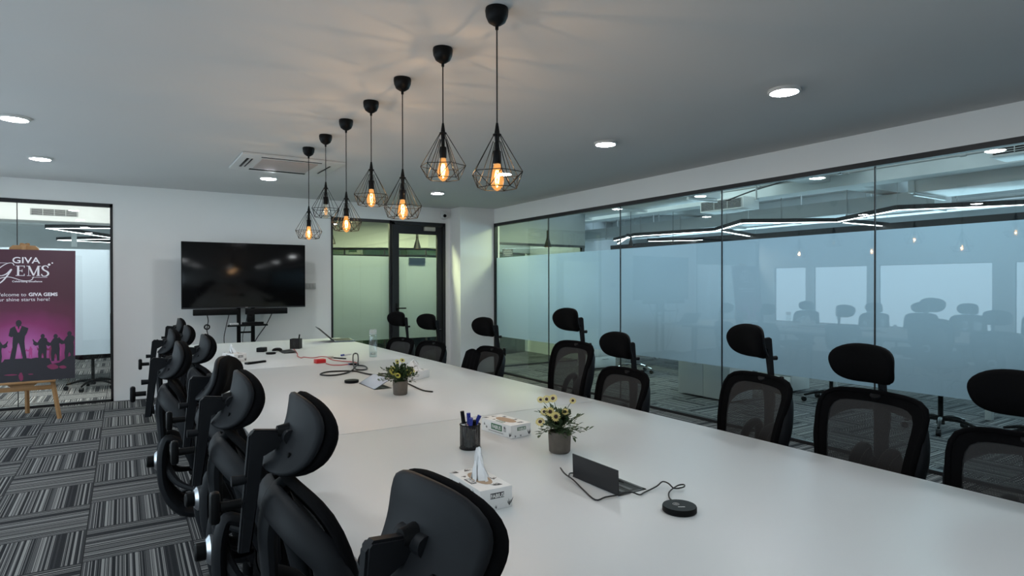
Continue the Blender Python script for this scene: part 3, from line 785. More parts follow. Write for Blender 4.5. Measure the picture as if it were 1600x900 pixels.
MB().poly([(-.125, 1.785), (-.125, 1.805), (-.095, 1.835), (-.03, 1.838), (-.015, 1.852), (.015, 1.852), (.03, 1.838), (.095, 1.835), (.125, 1.805), (.125, 1.785)], lean(1.8) - .045, lean(1.8) + .0, 'xz').build('top_clamp', WOOD, ez, smooth=False)
MB().box((0, lean(1.15) + .018, 1.15), (.035, .018, 1.35), .002, M=None).build('centre_mast', WOOD, ez)
# poster: own frame, leaning back; local x right, z up from bottom, y depth
po = empty('welcome_poster', (-.872, 8.2 + lean(.42) - .055, .415), label='maroon and pink welcome poster with white lettering and silhouettes on the easel', cat='poster')
po.rotation_euler = (R(-7.5), 0, 0)
PW, PH = .87, 1.385
MB().b2((-PW / 2, .0, 0), (PW / 2, .006, PH)).build('board', POSTER, po, smooth=False)
def ptx(b, size, x, z_, align='CENTER', sx=1.0, off=0.0, mat=PINKW, sp=1.0):
    return text('lettering', b, size, (x, -.0006, z_), (R(90), 0, 0), mat, po, align, .0005, sx, off, sp)
# z local = world height along the board
ptx('GIVA', .092, .010, 1.268, off=.0012, sx=1.12)
# serif capitals E M S built as outlines
def serif(ch, x0, h, mb, w):
    t_, s_ = .017, .006
    if ch == 'E':
        R_ = [(0, 0, w, s_), (0, h - s_, w, h), (.012, 0, .012 + t_, h), (.012, h / 2 - s_ / 2, w * .75, h / 2 + s_ / 2), (w - s_, 0, w, .022), (w - s_, h - .022, w, h), (w * .75 - s_, h / 2 - .014, w * .75, h / 2 + .014)]
        for a, b, c, d in R_: mb.b2((x0 + a, -.0012, b), (x0 + c, 0, d))
    if ch == 'M':
        for a in (.008, w - .008 - t_): mb.b2((x0 + a + (0 if a > .02 else .004), -.0012, 0), (x0 + a + (t_ if a > .02 else .009), 0, h))
        mb.poly([(x0 + .004, h), (x0 + .024, h), (x0 + w / 2 + .006, .008), (x0 + w / 2 - .006, .0)], -.0012, 0)
        mb.poly([(x0 + w - .012, h), (x0 + w - .022, h), (x0 + w / 2 - .004, .006), (x0 + w / 2 + .004, 0)], -.0012, 0)
        for a in (0, w - .034): mb.b2((x0 + a, -.0012, 0), (x0 + a + .034, 0, .005))
        mb.b2((x0 - .006, -.0012, h - .005), (x0 + .02, 0, h)); mb.b2((x0 + w - .02, -.0012, h - .005), (x0 + w + .006, 0, h))
def ribbon(mb, pts, w0, w1):
    n = len(pts); P_ = [Vector((p[0], 0, p[1])) for p in pts]; Q = []
    for i in range(n - 1):
        p0 = P_[max(0, i - 1)]; p1 = P_[i]; p2 = P_[i + 1]; p3 = P_[min(n - 1, i + 2)]
        for k in range(6):
            t = k / 6; Q.append(0.5 * ((2 * p1) + (p2 - p0) * t + (2 * p0 - 5 * p1 + 4 * p2 - p3) * t * t + (3 * p1 - p0 - 3 * p2 + p3) * t ** 3))
    Q.append(P_[-1]); V = []
    for i, q in enumerate(Q):
        d = (Q[min(i + 1, len(Q) - 1)] - Q[max(i - 1, 0)]).normalized(); nn = Vector((-d.z, 0, d.x))
        t = i / (len(Q) - 1); ww = (w0 + (w1 - w0) * sin(pi * t)) * (.55 + .45 * abs(d.z))
        V.append((mb.bm.verts.new(q + nn * ww + Vector((0, -.0014, 0))), mb.bm.verts.new(q - nn * ww + Vector((0, -.0014, 0)))))
    for a, c in zip(V, V[1:]): mb.bm.faces.new((a[0], a[1], c[1], c[0]))
mb_ = MB()
M0 = Matrix.Translation((0, 0, 1.105))
serif('E', -.075, .108, mb_, .074); serif('M', .018, .108, mb_, .112)
bmesh.ops.transform(mb_.bm, matrix=M0, verts=mb_.bm.verts[:])
ribbon(mb_, [(.197, 1.192), (.190, 1.210), (.165, 1.214), (.148, 1.195), (.160, 1.170), (.190, 1.150), (.198, 1.125), (.178, 1.104), (.150, 1.106), (.140, 1.126)], .004, .009)
# script G with swash
ribbon(mb_, [(-.088, 1.215), (-.105, 1.240), (-.150, 1.232), (-.210, 1.180), (-.225, 1.125), (-.195, 1.105), (-.150, 1.125), (-.110, 1.175), (-.135, 1.120), (-.185, 1.045), (-.240, 1.005), (-.285, 1.010), (-.275, 1.040), (-.220, 1.070), (-.130, 1.092), (-.02, 1.055), (.05, 1.058), (.075, 1.095)], .0035, .0065)
ribbon(mb_, [(-.225, 1.180), (-.265, 1.165), (-.285, 1.190), (-.262, 1.225), (-.200, 1.240), (-.130, 1.238)], .003, .004)
for (cx, cz, s_) in ((.205, 1.228, .014), (.232, 1.246, .009)):
    mb_.poly([(cx - s_, cz), (cx, cz - s_), (cx + s_, cz), (cx, cz + s_)], -.0012, 0)
lg = mb_.build('lettering', PINKW, po, smooth=False)
ptx('Celebrating Excellence', .026, .022, 1.050 - .005, off=.0004, sx=1.05)
MB().b2((.06, -.001, 1.088), (.19, 0, 1.092)).build('lettering', PINKW, po, smooth=False)
ptx('Welcome to ', .050, .030, .905, 'RIGHT', 1.02)
ptx('GIVA GEMS', .050, .034, .905, 'LEFT', .98, .0016)
ptx('Your shine starts here!', .050, .215, .853, 'RIGHT', 1.04)
# silhouettes
def person_shape(mb, x, z0, h, style, d):
    s = h / 100.0
    def T(pts, mir=1): return [(x + mir * a * s, z0 + b * s) for a, b in pts]
    def blob(cx, cz, rx, rz, n=14): mb.poly(T([(cx + rx * cos(2 * pi * k / n), cz + rz * sin(2 * pi * k / n)) for k in range(n)]), d, d + .0006)
    if style == 'boss':
        blob(0, 92, 6, 8)
        mb.poly(T([(-4, 86), (-12, 82), (-17, 78), (-19, 66), (-20, 60), (-14, 56), (-11, 58), (-12, 40), (-12, 30), (-17, 0), (-20, -1), (-7, -1), (-6, 2), (-2, 36), (0, 42), (2, 36), (9, 2), (8, -1), (17, -1), (17, 0), (13, 30), (12, 44), (13, 58), (17, 66), (20, 78), (12, 82), (4, 86)]), d + .0001, d + .0008)
    else:
        mir = style
        blob(0, 90, 6.5, 8.5)
        mb.poly(T([(-4, 84), (-8, 80), (-16, 66), (-24, 72), (-29, 80), (-31, 78), (-28, 68), (-29, 60), (-22, 54), (-13, 56), (-12, 44), (-14, 24), (-12, 0), (-15, -2), (-4, -2), (-3, 20), (0, 26), (3, 20), (5, -2), (12, -2), (12, 20), (13, 44), (11, 60), (15, 74), (11, 82), (4, 84)], mir), d + .0001, d + .0008)
b_ = MB()
for x, h, mi in ((-.195, .115, 1), (-.095, .10, 1), (-.01, .11, -1), (.055, .11, 1), (.30, .10, 1), (-.30, .10, -1)):
    person_shape(b_, x * 1.0, .245, h * 1.05, mi, -.0006)
b_.build('background_crowd', SILP, po, smooth=False)
b_ = MB()
for x, h, mi in ((.155, .15, 1), (.275, .15, 1), (-.27, .14, -1), (.23, .145, 1)): person_shape(b_, x, .225, h * 1.05, mi, -.0010)
b_.build('middle_crowd', SILM, po, smooth=False)
b_ = MB()
person_shape(b_, -.045, .235, .405, 'boss', -.0020)
person_shape(b_, .155, .215, .275, 1, -.0016); person_shape(b_, .265, .20, .285, 1, -.0016); person_shape(b_, .385, .20, .31, 1, -.0016)
person_shape(b_, -.215, .20, .28, -1, -.0016); person_shape(b_, -.34, .19, .30, -1, -.0016)
b_.poly([(-.435, 0), (.435, 0), (.435, .235), (.40, .245), (.345, .215), (.30, .175), (.235, .165), (.215, .225), (.10, .240), (.06, .232), (.035, .238), (-.155, .238), (-.17, .21), (-.25, .20), (-.35, .225), (-.435, .215)], -.0022, -.0016)
b_.build('silhouette_print', SILH, po, smooth=False)
b_ = MB()
b_.poly([(-.075, .575), (-.055, .575), (-.045, .535), (-.035, .575), (-.02, .575), (-.04, .51), (-.052, .51)], -.0030, -.0026, M=None)
b_.build('shirt_print', SILP, po, smooth=False)
for (x, z_, a, c) in ((.245, .135, .045, .03), (.33, .125, .03, .018), (-.02, .05, .018, .045), (-.1, .075, .05, .008), (.06, .07, .02, .006)):
    MB().poly([(x + a * cos(2 * pi * k / 9) * (1 + .3 * sin(5 * k)), z_ + c * sin(2 * pi * k / 9)) for k in range(9)], -.0026, -.0023).build('stage_light_print', SILM, po, smooth=False)

# ================================================================== TABLE ITEMS
TZ = .7502
def leaf_shape(mb, p, d, up_, l_, w_):
    d = Vector(d).normalized(); sd = d.cross(Vector(up_)).normalized(); nn = sd.cross(d)
    P0 = Vector(p); A = P0 + d * l_ * .35 + sd * w_ + nn * l_ * .05; Bp = P0 + d * l_ * .35 - sd * w_ + nn * l_ * .05
    C2 = P0 + d * l_ * .75 + sd * w_ * .85; D2 = P0 + d * l_ * .75 - sd * w_ * .85; E2 = P0 + d * l_ - nn * l_ * .08; Mi = P0 + d * l_ * .5 - nn * l_ * .04
    v = [mb.bm.verts.new(q) for q in (P0, A, C2, E2, D2, Bp, Mi)]
    for a, c in ((0, 1), (1, 2), (2, 3), (3, 4), (4, 5), (5, 0)): mb.bm.faces.new((v[a], v[c], v[6]))
def flower_pot(x, y, rz, label, seed, sc_, petal, leafm, blooms, nlv):
    rnd = random.Random(seed)
    t = empty('potted_flowers', (x, y, TZ), rz, label, 'potted plant', 'small potted daisies on the table')
    MB().lathe([(0, 0), (.037, 0), (.042, .006), (.0455, .080), (.045, .083), (.040, .083), (.040, .070), (0, .070)], seg=32).build('pot', POT, t)
    MB().lathe([(0, .068), (.040, .068), (.040, .074), (0, .077)], seg=20).build('soil', SOIL, t)
    st_ = MB(); lf = MB()
    for k in range(nlv):
        az = rnd.uniform(0, 2 * pi); el = rnd.uniform(.05, 1.45); Lr = rnd.uniform(.08, .145) * sc_ * (.62 + .38 * cos(el) if el > .6 else 1)
        base = Vector((rnd.uniform(-.018, .018), rnd.uniform(-.018, .018), .075))
        tip = base + Vector((cos(az) * cos(el), sin(az) * cos(el), sin(el) * .95)) * Lr + Vector((0, 0, -.012 if el < .4 else 0))
        midp = (base + tip) / 2 + Vector((0, 0, .02))
        st_.tube([base, midp, tip], .0010, seg=4, sub=2)
        for q in range(9):
            f = .28 + .09 * q; pp = base * (1 - f) ** 2 + midp * 2 * f * (1 - f) + tip * f * f
            dd = (tip - base).normalized() + Vector((rnd.uniform(-1, 1), rnd.uniform(-1, 1), rnd.uniform(-.5, .9)))
            leaf_shape(lf, pp, dd, (0, 0, 1) if abs(dd.normalized().z) < .9 else (1, 0, 0), rnd.uniform(.018, .029), rnd.uniform(.0045, .0068))
    st_.build('stem_bundle', LEAFD, t); lf.build('foliage', leafm, t, smooth=False)
    for (bx, by, bz, r) in blooms:
        c = Vector((bx, by, bz)); view = Vector((-.45 + rnd.uniform(-.3, .3), -.75 + rnd.uniform(-.2, .2), .5 + rnd.uniform(-.2, .3))).normalized()
        s1 = view.orthogonal().normalized(); s2 = view.cross(s1)
        f_ = MB()
        NP = 15
        for k in range(NP):
            a = 2 * pi * k / NP; d = s1 * cos(a) + s2 * sin(a); e_ = view.cross(d)
            q0 = c + d * r * .25; qa = c + d * r * .7 + e_ * r * .15 - view * .0005; qb = c + d * r * .7 - e_ * r * .15 - view * .0005; q1 = c + d * r + view * -.002
            v_ = [f_.bm.verts.new(z_) for z_ in (q0, qa, q1, qb)]; f_.bm.faces.new(v_)
        fl = f_.build('flower_head', petal, t, smooth=False)
        MB().lathe([(0, 0), (r * .36, 0), (r * .30, .003), (0, .0045)], seg=12, M=Matrix.Translation(c) @ view.to_track_quat('Z', 'Y').to_matrix().to_4x4()).build('flower_centre', DISCB, fl)
        MB().tube([(0, 0, .075), (c * .6 + Vector((0, 0, .05))), c - view * .002], .0011, seg=5).build('flower_stem', LEAFD, fl)
# blooms placed relative to the pot (room axes)
rx, ry = .8436, -.537     # toward the right as seen from the seat end
def bl(a, dpt, z_, r): return (rx * a + .537 * dpt, ry * a + .8436 * dpt, z_, r)
flower_pot(1.45, 1.93, 0, 'pale yellow daisies with grey-green leaves in a cement pot beside the upright lid', 3, .92, PETAL, LEAF,
           [bl(-.028, -.02, .215, .020), bl(-.052, -.01, .210, .018), bl(-.075, .0, .206, .016), bl(-.040, -.045, .168, .021), bl(-.018, -.05, .150, .021), bl(-.078, -.03, .126, .021), bl(.020, -.02, .163, .016), bl(.052, .0, .202, .015), bl(-.062, -.03, .165, .018)], 62)
flower_pot(1.405, 3.46, .7, 'lemon yellow daisies with dark leaves in a cement pot beside black cables', 11, 1.05, PETALG, LEAFD,
           [bl(-.065, -.03, .142, .020), bl(-.045, -.05, .125, .020), bl(-.070, -.02, .150, .018), bl(.03, -.05, .135, .022), bl(.065, -.03, .14, .021), bl(.05, -.01, .125, .02), bl(-.02, .0, .20, .016), bl(.015, .0, .205, .018), bl(-.05, .0, .16, .018)], 78)

def tissue_box(x, y, rz, label, ink, L_, W_, H_, tissue, simple=False):
    """long side L_ along local y, short side W_ along local x"""
    t = empty('tissue_box', (x, y, TZ), rz, label, 'tissue box', 'printed tissue boxes on the table')
    bx_ = MB().box((0, 0, H_ / 2), (W_, L_, H_), .0015).build('carton', CARD, t)
    MB().poly([(W_ * .24 * outline(2 * pi * k / 24, 1, 2.2)[0], L_ * .30 * outline(2 * pi * k / 24, 1, 2.2)[1]) for k in range(24)], H_ + .0002, H_ + .0008, 'xy').build('opening', KRAFT, t, smooth=False)
    # brand badges: -y face, -x face, top
    def badge(w_, h_, rot, loc, size):
        p = MB().box((0, 0, 0), (w_, .0008, h_), .0).build('brand_badge', ink, t, smooth=False)
        p.location = loc; p.rotation_euler = rot
        text('brand_text', 'FABIUS', size, (0, -.0006, -.001), (R(90), 0, 0), CARD, p, ext=.0002, offset=.0004, sx=.92)
    badge(W_ * .42, H_ * .26, (0, 0, 0), (W_ * .02, -L_ / 2 - .0005, H_ * .66), H_ * .25)
    badge(L_ * .36, H_ * .46, (0, 0, R(-90)), (-W_ / 2 - .0005, -.005, H_ * .58), H_ * .40)
    badge(L_ * .24, W_ * .16, (R(-90), 0, R(-90)), (-W_ * .36, -L_ * .06, H_ + .0012), W_ * .15)
    if not simple:
        rnd = random.Random(int(x * 100)); s_ = MB()
        def sprig(ox, oy, a0, ln, plane):
            for k in range(4):
                a = a0 + (k - 1.5) * .32; l_ = ln * rnd.uniform(.6, 1)
                p0 = (ox, oy); p1 = (ox + l_ * cos(a), oy + l_ * sin(a)); nx, ny = -sin(a) * l_ * .09, cos(a) * l_ * .09
                mid_ = ((p0[0] + p1[0]) / 2, (p0[1] + p1[1]) / 2)
                pts = [p0, (mid_[0] + nx, mid_[1] + ny), p1, (mid_[0] - nx * .4, mid_[1] - ny * .4)]
                if plane == 'top': s_.poly(pts, H_ + .0002, H_ + .0006, 'xy')
                if plane == 'end': s_.poly(pts, -L_ / 2 - .0005, -L_ / 2 - .0001, 'xz')
                if plane == 'side': s_.poly(pts, -W_ / 2 - .0005, -W_ / 2 - .0001, 'yz')
        for q in ((-W_ * .3, L_ * .38, 2.2, .035), (-W_ * .1, L_ * .40, .5, .03), (W_ * .30, -L_ * .40, 2.5, .03), (W_ * .30, -L_ * .15, 1.2, .03), (W_ * .1, -L_ * .40, 1.6, .028), (-W_ * .25, L_ * .2, 3.6, .02), (W_ * .35, L_ * .2, 2.0, .03)): sprig(*q, 'top')
        for q in ((W_ * .40, H_ * .08, 1.5, .03), (-W_ * .3, H_ * .05, 1.2, .014), (0, H_ * .05, 2.0, .014)): sprig(*q, 'end')
        for q in ((L_ * .42, H_ * .5, 2.4, .02), (-L_ * .30, H_ * .6, 1.2, .02), (-L_ * .45, H_ * .1, 1.9, .03), (L_ * .3, H_ * .3, .8, .018)): sprig(*q, 'side')
        s_.build('printed_sprigs', ink if ink is INKG else INKG, t, smooth=False)
        b2_ = MB()
        for k in range(5): b2_.box((-W_ / 2 - .0004, -L_ * .30, H_ * (.70 - .07 * k)), (.0004, L_ * .08, .0016), 0)
        b2_.box((-W_ / 2 - .0004, 0, H_ * .20), (.0004, L_ * .5, .002), 0)
        b2_.build('small_print', INKG, t, smooth=False)
    if tissue:
        f_ = MB(); k1, wb, pw = tissue
        for q, (ang, sc2) in enumerate(((0.15, 1.0), (1.25, .72), (2.2, .6))):
            def tf(u_, v_):
                a = (u_ * 2 - 1); wd = wb * sc2 * (1 - v_) ** pw + .0015
                fold = .010 * sin(7 * u_ * pi + q) * (1 - .6 * v_) + .006 * sin(17 * u_ + 5 * v_)
                x_, y_ = a * wd * sin(ang) + fold * cos(ang), a * wd * cos(ang) - fold * sin(ang)
                return Vector((x_ + k1[0] * v_, y_ + k1[1] * v_, H_ - .006 + k1[2] * (1 - .12 * q) * v_ * (1 - .10 * a * a)))
            f_.grid(tf, 26, 12)
        f_.build('tissue', TISS, t, bevel_angle=70)
    return t
tissue_box(.925, 1.640, R(-2), 'white tissue box with dark grey badge and pulled-up tissue, behind the nearest chair', INKG, .213, .108, .063, ((.012, .03, .095), .046, .75))
tissue_box(1.440, 2.315, R(6), 'white tissue box with a green badge and no tissue, beside the pen cup', GREEN, .215, .112, .056, None)
tissue_box(1.735, 4.00, R(-58), 'small white tissue box with round crumpled tissue, behind the lemon daisies', INKG, .20, .11, .055, ((-.02, .01, .085), .060, .40))
tissue_box(.815, 5.78, R(18), 'white tissue box at the far left table edge, before the stand', INKG, .215, .112, .070, ((-.02, .02, .085), .055, .6))

# pen cup
pc = empty('pen_cup', (1.18, 2.17, TZ), label='black mesh metal cup full of marker pens, left of the green-badged box', cat='pen cup')
def ringf(r, z0, z1, name, mat):
    b_ = MB(); b_.tube([(r * cos(2 * pi * k / 32), r * sin(2 * pi * k / 32), (z0 + z1) / 2) for k in range(32)], (z1 - z0) / 2, seg=6, closed=True, smoothpath=False); return b_.build(name, mat, pc)
g_ = MB(); g_.grid(lambda u_, v_: Vector((.041 * cos(2 * pi * u_), .041 * sin(2 * pi * u_), .004 + .092 * v_)), 40, 2, closeu=True)
# unwrap-free weave: object coordinates on a rounded wall
g_.build('mesh_wall', CUPM, pc)
ringf(.041, .094, .099, 'rim', BLKW); ringf(.041, .0, .006, 'base_ring', BLKW)
MB().lathe([(0, .001), (.040, .001), (.040, .003), (0, .003)], seg=24).build('base_plate', BLKW, pc)
pens = [((-.018, -.005), (-.024, .0), BLKP, .135, 'black-capped'), ((-.006, -.016), (-.010, -.012), BLUE, .128, 'blue-capped'), ((.004, .010), (.002, .012), BLUE, .120, 'blue-capped'), ((-.014, .012), (.020, -.006), BLUE, .125, 'blue-capped'), ((-.012, -.01), (-.012, -.025), BLUE, .115, 'blue-capped'), ((.018, .008), (.010, -.01), BLKP, .10, 'black-capped')]
pl = ['black-capped marker standing at the back left of the pen cup', 'blue-capped marker at the front of the pen cup', 'blue-capped marker standing tallest in the middle of the pen cup', 'blue-capped marker leaning right out of the pen cup', 'blue-capped marker against the left side of the pen cup', 'short dark-capped marker low in the pen cup']
for i, (a, c, mt_, ln, _) in enumerate(pens):
    A = Vector((a[0], a[1], .008)); C_ = Vector((c[0] * 1.2, c[1] * 1.2, .10)); ln *= 1.08; d = (C_ - A).normalized()
    t = empty('marker_pen', (1.18, 2.17, TZ), label=pl[i], cat='pen', group='markers in the pen cup')
    MB().cyl(A, A + d * ln * .68, .0072, seg=12).build('barrel', CARD, t)
    MB().cyl(A + d * ln * .68, A + d * ln, .0080, seg=12).build('cap', mt_, t)
    MB().cyl(A + d * ln * .655, A + d * ln * .685, .0077, seg=12).build('band', RED if mt_ is BLUE else BLKP, t)

# flap boxes (table power boxes with hinged lids)
def flap_box(x, y, L_, W_, lidh, ang, mat, label, cat='table outlet', rz=0.0):
    t = empty('table_power_box', (x, y, TZ), rz, label, cat, 'hinged power boxes in the tabletop')
    b_ = MB()
    b_.b2((0, 0, 0), (W_, .010, .002)).b2((0, L_ - .010, 0), (W_, L_, .002)).b2((0, 0, 0), (.008, L_, .002)).b2((W_ - .010, 0, 0), (W_, L_, .002))
    b_.build('rim', DARKM, t, smooth=False)
    MB().b2((.008, .010, -.0), (W_ - .010, L_ - .010, .0006)).build('recess', BLKP, t, smooth=False)
    b_ = MB()
    for k in range(2): b_.b2((.03 + .035 * k, .02, .0006), (.045 + .035 * k, L_ - .02, .0016))
    b_.build('socket_strip', DARKM, t, smooth=False)
    ld = MB().b2((-.0015, .002, 0), (.0015, L_ - .002, lidh)).build('lid', mat, t, smooth=False)
    ld.location = (.002, 0, .002); ld.rotation_euler = (0, R(ang), 0)
    return t
flap_box(1.300, 1.425, .232, .118, .078, -2, DARKM, 'open dark power box with upright lid, near the flower pot')
flap_box(1.330, 3.70, .30, .115, .115, 62, SLATE, 'open power box with slanted blue-grey lid, left of the lemon daisies')
flap_box(1.300, 6.12, .26, .115, .115, 84, DARKM, 'dark power box with nearly closed lid, before the small pen stand')
t = empty('cable_plug', (1.37, 1.55, TZ), R(20), 'small black plug standing in the nearest power box', 'plug')
MB().box((0, 0, .018), (.022, .034, .018), .006).build('body', BLKP, t); MB().tube([(0, -.015, .018), (0, -.03, .01), (.01, -.05, .004)], .003, seg=6).build('lead', CABLE, t)

def puck(x, y, r, h, label, logo=False):
    t = empty('wireless_puck', (x, y, TZ), label=label, cat='wireless puck', group='round black pucks on the table')
    MB().lathe([(0, 0), (r * .94, 0), (r, .003), (r, h - .003), (r * .97, h), (0, h)], seg=48).build('body', BLKP, t)
    if logo:
        b_ = MB(); b_.tube([(-.002 + .009 * cos(a), .012 + .009 * sin(a), h + .0002) for a in [2 * pi * k / 16 for k in range(16)]], .0006, seg=4, closed=True)
        b_.tube([(-.002 + .004 * cos(a), .012 + .004 * sin(a), h + .0002) for a in [2 * pi * k / 12 for k in range(12)]], .0005, seg=4, closed=True)
        b_.build('signal_icon', PLATE, t)
        MB().b2((-.008, -.016, h), (.012, -.012, h + .0003), M=Matrix.Rotation(R(-32), 4, 'Z')).build('printed_name', PLATE, t, smooth=False)
    return t
puck(1.362, 1.235, .049, .018, 'round black wireless puck at the near end of the table, on a curled cable', True)
puck(1.300, 4.06, .047, .018, 'round black puck beside the slanted blue-grey lid')
puck(1.19, 6.16, .045, .016, 'round black puck left of the farthest power box')

Z0 = TZ + .0032
cp = [(1.331, 1.67), (1.309, 1.683), (1.274, 1.646), (1.269, 1.662), (1.295, 1.719), (1.272, 1.667), (1.262, 1.604), (1.239, 1.524), (1.212, 1.433), (1.250, 1.430), (1.290, 1.420), (1.339, 1.415), (1.353, 1.390), (1.386, 1.401), (1.446, 1.408), (1.484, 1.418), (1.482, 1.390), (1.476, 1.360), (1.500, 1.344), (1.515, 1.355), (1.499, 1.368), (1.442, 1.349), (1.408, 1.317), (1.390, 1.285)]
zz = [0, 0, .006, .012, .012, .010, .006, 0, 0, .002, .004, .006, .002, 0, .006, .012, .014, .008, .012, .014, .010, .006, .003, .006]
cable('puck_cable', [(a, c, Z0 + h_) for (a, c), h_ in zip(cp, zz)], .0024, CABLE, 'thin black cable from the nearest puck to the upright lid', group=None)
cable('puck_cable', [(1.345, 3.99, Z0), (1.36, 3.97, Z0), (1.37, 3.93, Z0)], .0022, CABLE, 'short black cable from the middle puck to the slanted lid')
cable('puck_cable', [(1.22, 6.19, Z0), (1.26, 6.25, Z0 + .004), (1.285, 6.30, Z0 + .006), (1.31, 6.32, Z0 + .004), (1.30, 6.22, Z0), (1.29, 6.14, Z0)], .0022, CABLE, 'short curled cable beside the farthest puck')
red1 = [(1.471, 6.461), (1.440, 6.25), (1.395, 5.98), (1.357, 5.82), (1.351, 5.659), (1.386, 5.701), (1.438, 5.601), (1.529, 5.654), (1.568, 5.582), (1.554, 5.5), (1.548, 5.34), (1.59, 5.215), (1.651, 5.118), (1.66, 5.0)]
cable('network_cable', [(a, c, Z0) for a, c in red1], .0040, REDC, 'thin red network cable winding from the far power box', group=None)
cable('network_cable', [(a, c, Z0) for a, c in [(1.43, 5.14), (1.442, 5.016), (1.515, 4.968), (1.598, 5.0), (1.63, 4.98)]], .0040, REDC, 'short red cable tail leaving the red adapter')
blk = [(1.64, 4.02), (1.60, 4.139), (1.559, 4.234), (1.517, 4.339), (1.496, 4.471), (1.482, 4.552), (1.403, 4.604), (1.31, 4.626), (1.24, 4.573), (1.214, 4.501), (1.255, 4.433), (1.341, 4.444), (1.449, 4.535), (1.588, 4.811), (1.700, 5.13), (1.760, 5.34), (1.730, 5.34), (1.647, 5.106), (1.531, 4.725), (1.501, 4.568), (1.546, 4.539), (1.598, 4.609), (1.63, 4.764), (1.603, 4.878)]
zb_ = [0, 0, 0, 0, 0, 0, 0, 0, 0, 0, 0, 0, .006, .02, .035, .04, .04, .03, .012, .008, .006, .004, .004, 0]
cable('video_cable', [(a, c, Z0 + .002 + h_) for (a, c), h_ in zip(blk, zb_)], .0060, CABLE, 'thick black looped video cable lying left of the bottle')
cable('video_cable', [(1.437, 3.98, Z0), (1.47, 4.06, Z0 + .02), (1.537, 4.173, Z0 + .022), (1.60, 4.16, Z0 + .015), (1.61, 4.00, Z0), (1.59, 3.75, Z0), (1.57, 3.50, Z0), (1.60, 3.42, Z0)], .0050, CABLE, 'black cable running from the slanted lid behind the lemon daisies')
t = empty('cable_connector', (1.60, 4.93, TZ), R(35), 'blue-tipped black connector at the end of the looped cable', 'connector')
MB().box((0, 0, .008), (.030, .075, .014), .003).build('body', BLKP, t); MB().box((0, .035, .008), (.022, .03, .010), .002).build('tip', BLUE, t)
t = empty('cable_connector', (1.585, 5.50, TZ), R(30), 'cream and black adapter dongle on the red cable', 'connector')
MB().box((0, .02, .009), (.032, .05, .017), .004).build('body', CREAM, t); MB().box((.0, -.09, .006), (.014, .14, .010), .003).build('dark_plug', BLKP, t)
t = empty('network_adapter', (1.40, 5.22, TZ), R(10), 'bright red network adapter box on the table', 'adapter')
MB().box((0, 0, .018), (.085, .06, .034), .005).build('body', RED, t); MB().box((.0425, 0, .018), (.002, .03, .018), 0).build('socket', BLKP, t)
t = empty('marker_pen', (1.76, 5.66, TZ + .008), R(128), 'white marker with a blue cap lying on the table left of the bottle', 'pen')
MB().cyl((0, -.075, 0), (0, .035, 0), .0080, seg=14).build('barrel', CARD, t); MB().cyl((0, .035, 0), (0, .075, 0), .0086, seg=14).build('cap', BLUE, t); MB().cyl((0, -.078, 0), (0, -.074, 0), .0070, seg=14).build('end_plug', BLUE, t)
# bottle
t = empty('water_bottle', (1.93, 5.40, TZ), label='clear glass water bottle with a clear cap, on the right side of the table', cat='bottle')
MB().lathe([(0, 0), (.033, 0), (.036, .004), (.036, .185), (.033, .200), (.028, .207), (.028, .215)], seg=32).build('body', BOTTLE, t)
MB().lathe([(.031, .206), (.033, .210), (.033, .250), (.029, .254), (0, .254)], seg=28).build('cap', TISF, t)
MB().lathe([(0, .003), (.034, .005), (.034, .045), (0, .045)], seg=28).build('water', BOTTLE, t)
text('print', 'H2O', .022, (-.014, -.034, .030), (R(90), 0, R(-25)), INKG, t, ext=.0002)
# laptop
lp = empty('laptop', (2.03, 7.18, TZ), R(-8), 'dark open laptop at the far right corner of the table', 'laptop')
MB().box((.155, .0, .009), (.235, .34, .014), .003).build('base', SLATE, lp)
MB().box((.155, 0, .0165), (.19, .30, .002), 0).build('keyboard', BLKP, lp, smooth=False)
ld = MB().box((0, 0, .115), (.007, .34, .23), .003).build('screen_lid', DARKM, lp)
ld.location = (.04, 0, .012); ld.rotation_euler = (0, R(-48), 0)
MB().box((.0045, 0, .115), (.001, .32, .21), 0).build('screen_panel', SCREEN, ld, smooth=False)
# small items near the far end
t = empty('pen_stand', (1.515, 6.56, TZ), R(-30), 'square dark mesh pen stand with one black pen, at the far end of the table', 'pen stand')
b_ = MB()
for (c, d) in (((-.045, 0, .05), (.003, .09, .10)), ((.045, 0, .05), (.003, .09, .10)), ((0, -.045, .05), (.09, .003, .10)), ((0, .045, .05), (.09, .003, .10)), ((0, 0, .002), (.09, .09, .004))): b_.box(c, d)
b_.build('body', CUPM, t, smooth=False)
b_ = MB()
for z_ in (.003, .099):
    for s_ in (-1, 1): b_.box((s_ * .046, 0, z_), (.005, .097, .005)); b_.box((0, s_ * .046, z_), (.097, .005, .005))
for a in (-1, 1):
    for c in (-1, 1): b_.box((a * .046, c * .046, .05), (.005, .005, .10))
b_.build('frame', BLKW, t, smooth=False)
tag(MB().cyl((1.53, 6.55, TZ + .006), (1.55, 6.555, TZ + .145), .007, seg=10).build('pen', BLKP), 'black pen standing in the square pen stand', 'pen')
t = empty('charger_block', (1.155, 6.42, TZ), R(-35), 'dark grey charger block lying at the far left of the table', 'charger')
MB().box((0, 0, .022), (.075, .085, .042), .006).build('body', GRYP, t); MB().box((0, 0, .0435), (.05, .06, .002), 0).build('top_plate', DARKM, t, smooth=False)
t = empty('computer_mouse', (1.305, 6.45, TZ), R(-70), 'small black computer mouse beside the charger block', 'mouse')
MB().lathe([(0, 0), (.030, 0), (.031, .008), (.026, .020), (.014, .028), (0, .030)], seg=24, M=Matrix.Scale(1.75, 4, (0, 1, 0))).build('body', BLKP, t); MB().box((0, .03, .024), (.004, .012, .006), .001).build('wheel', GRYP, t)
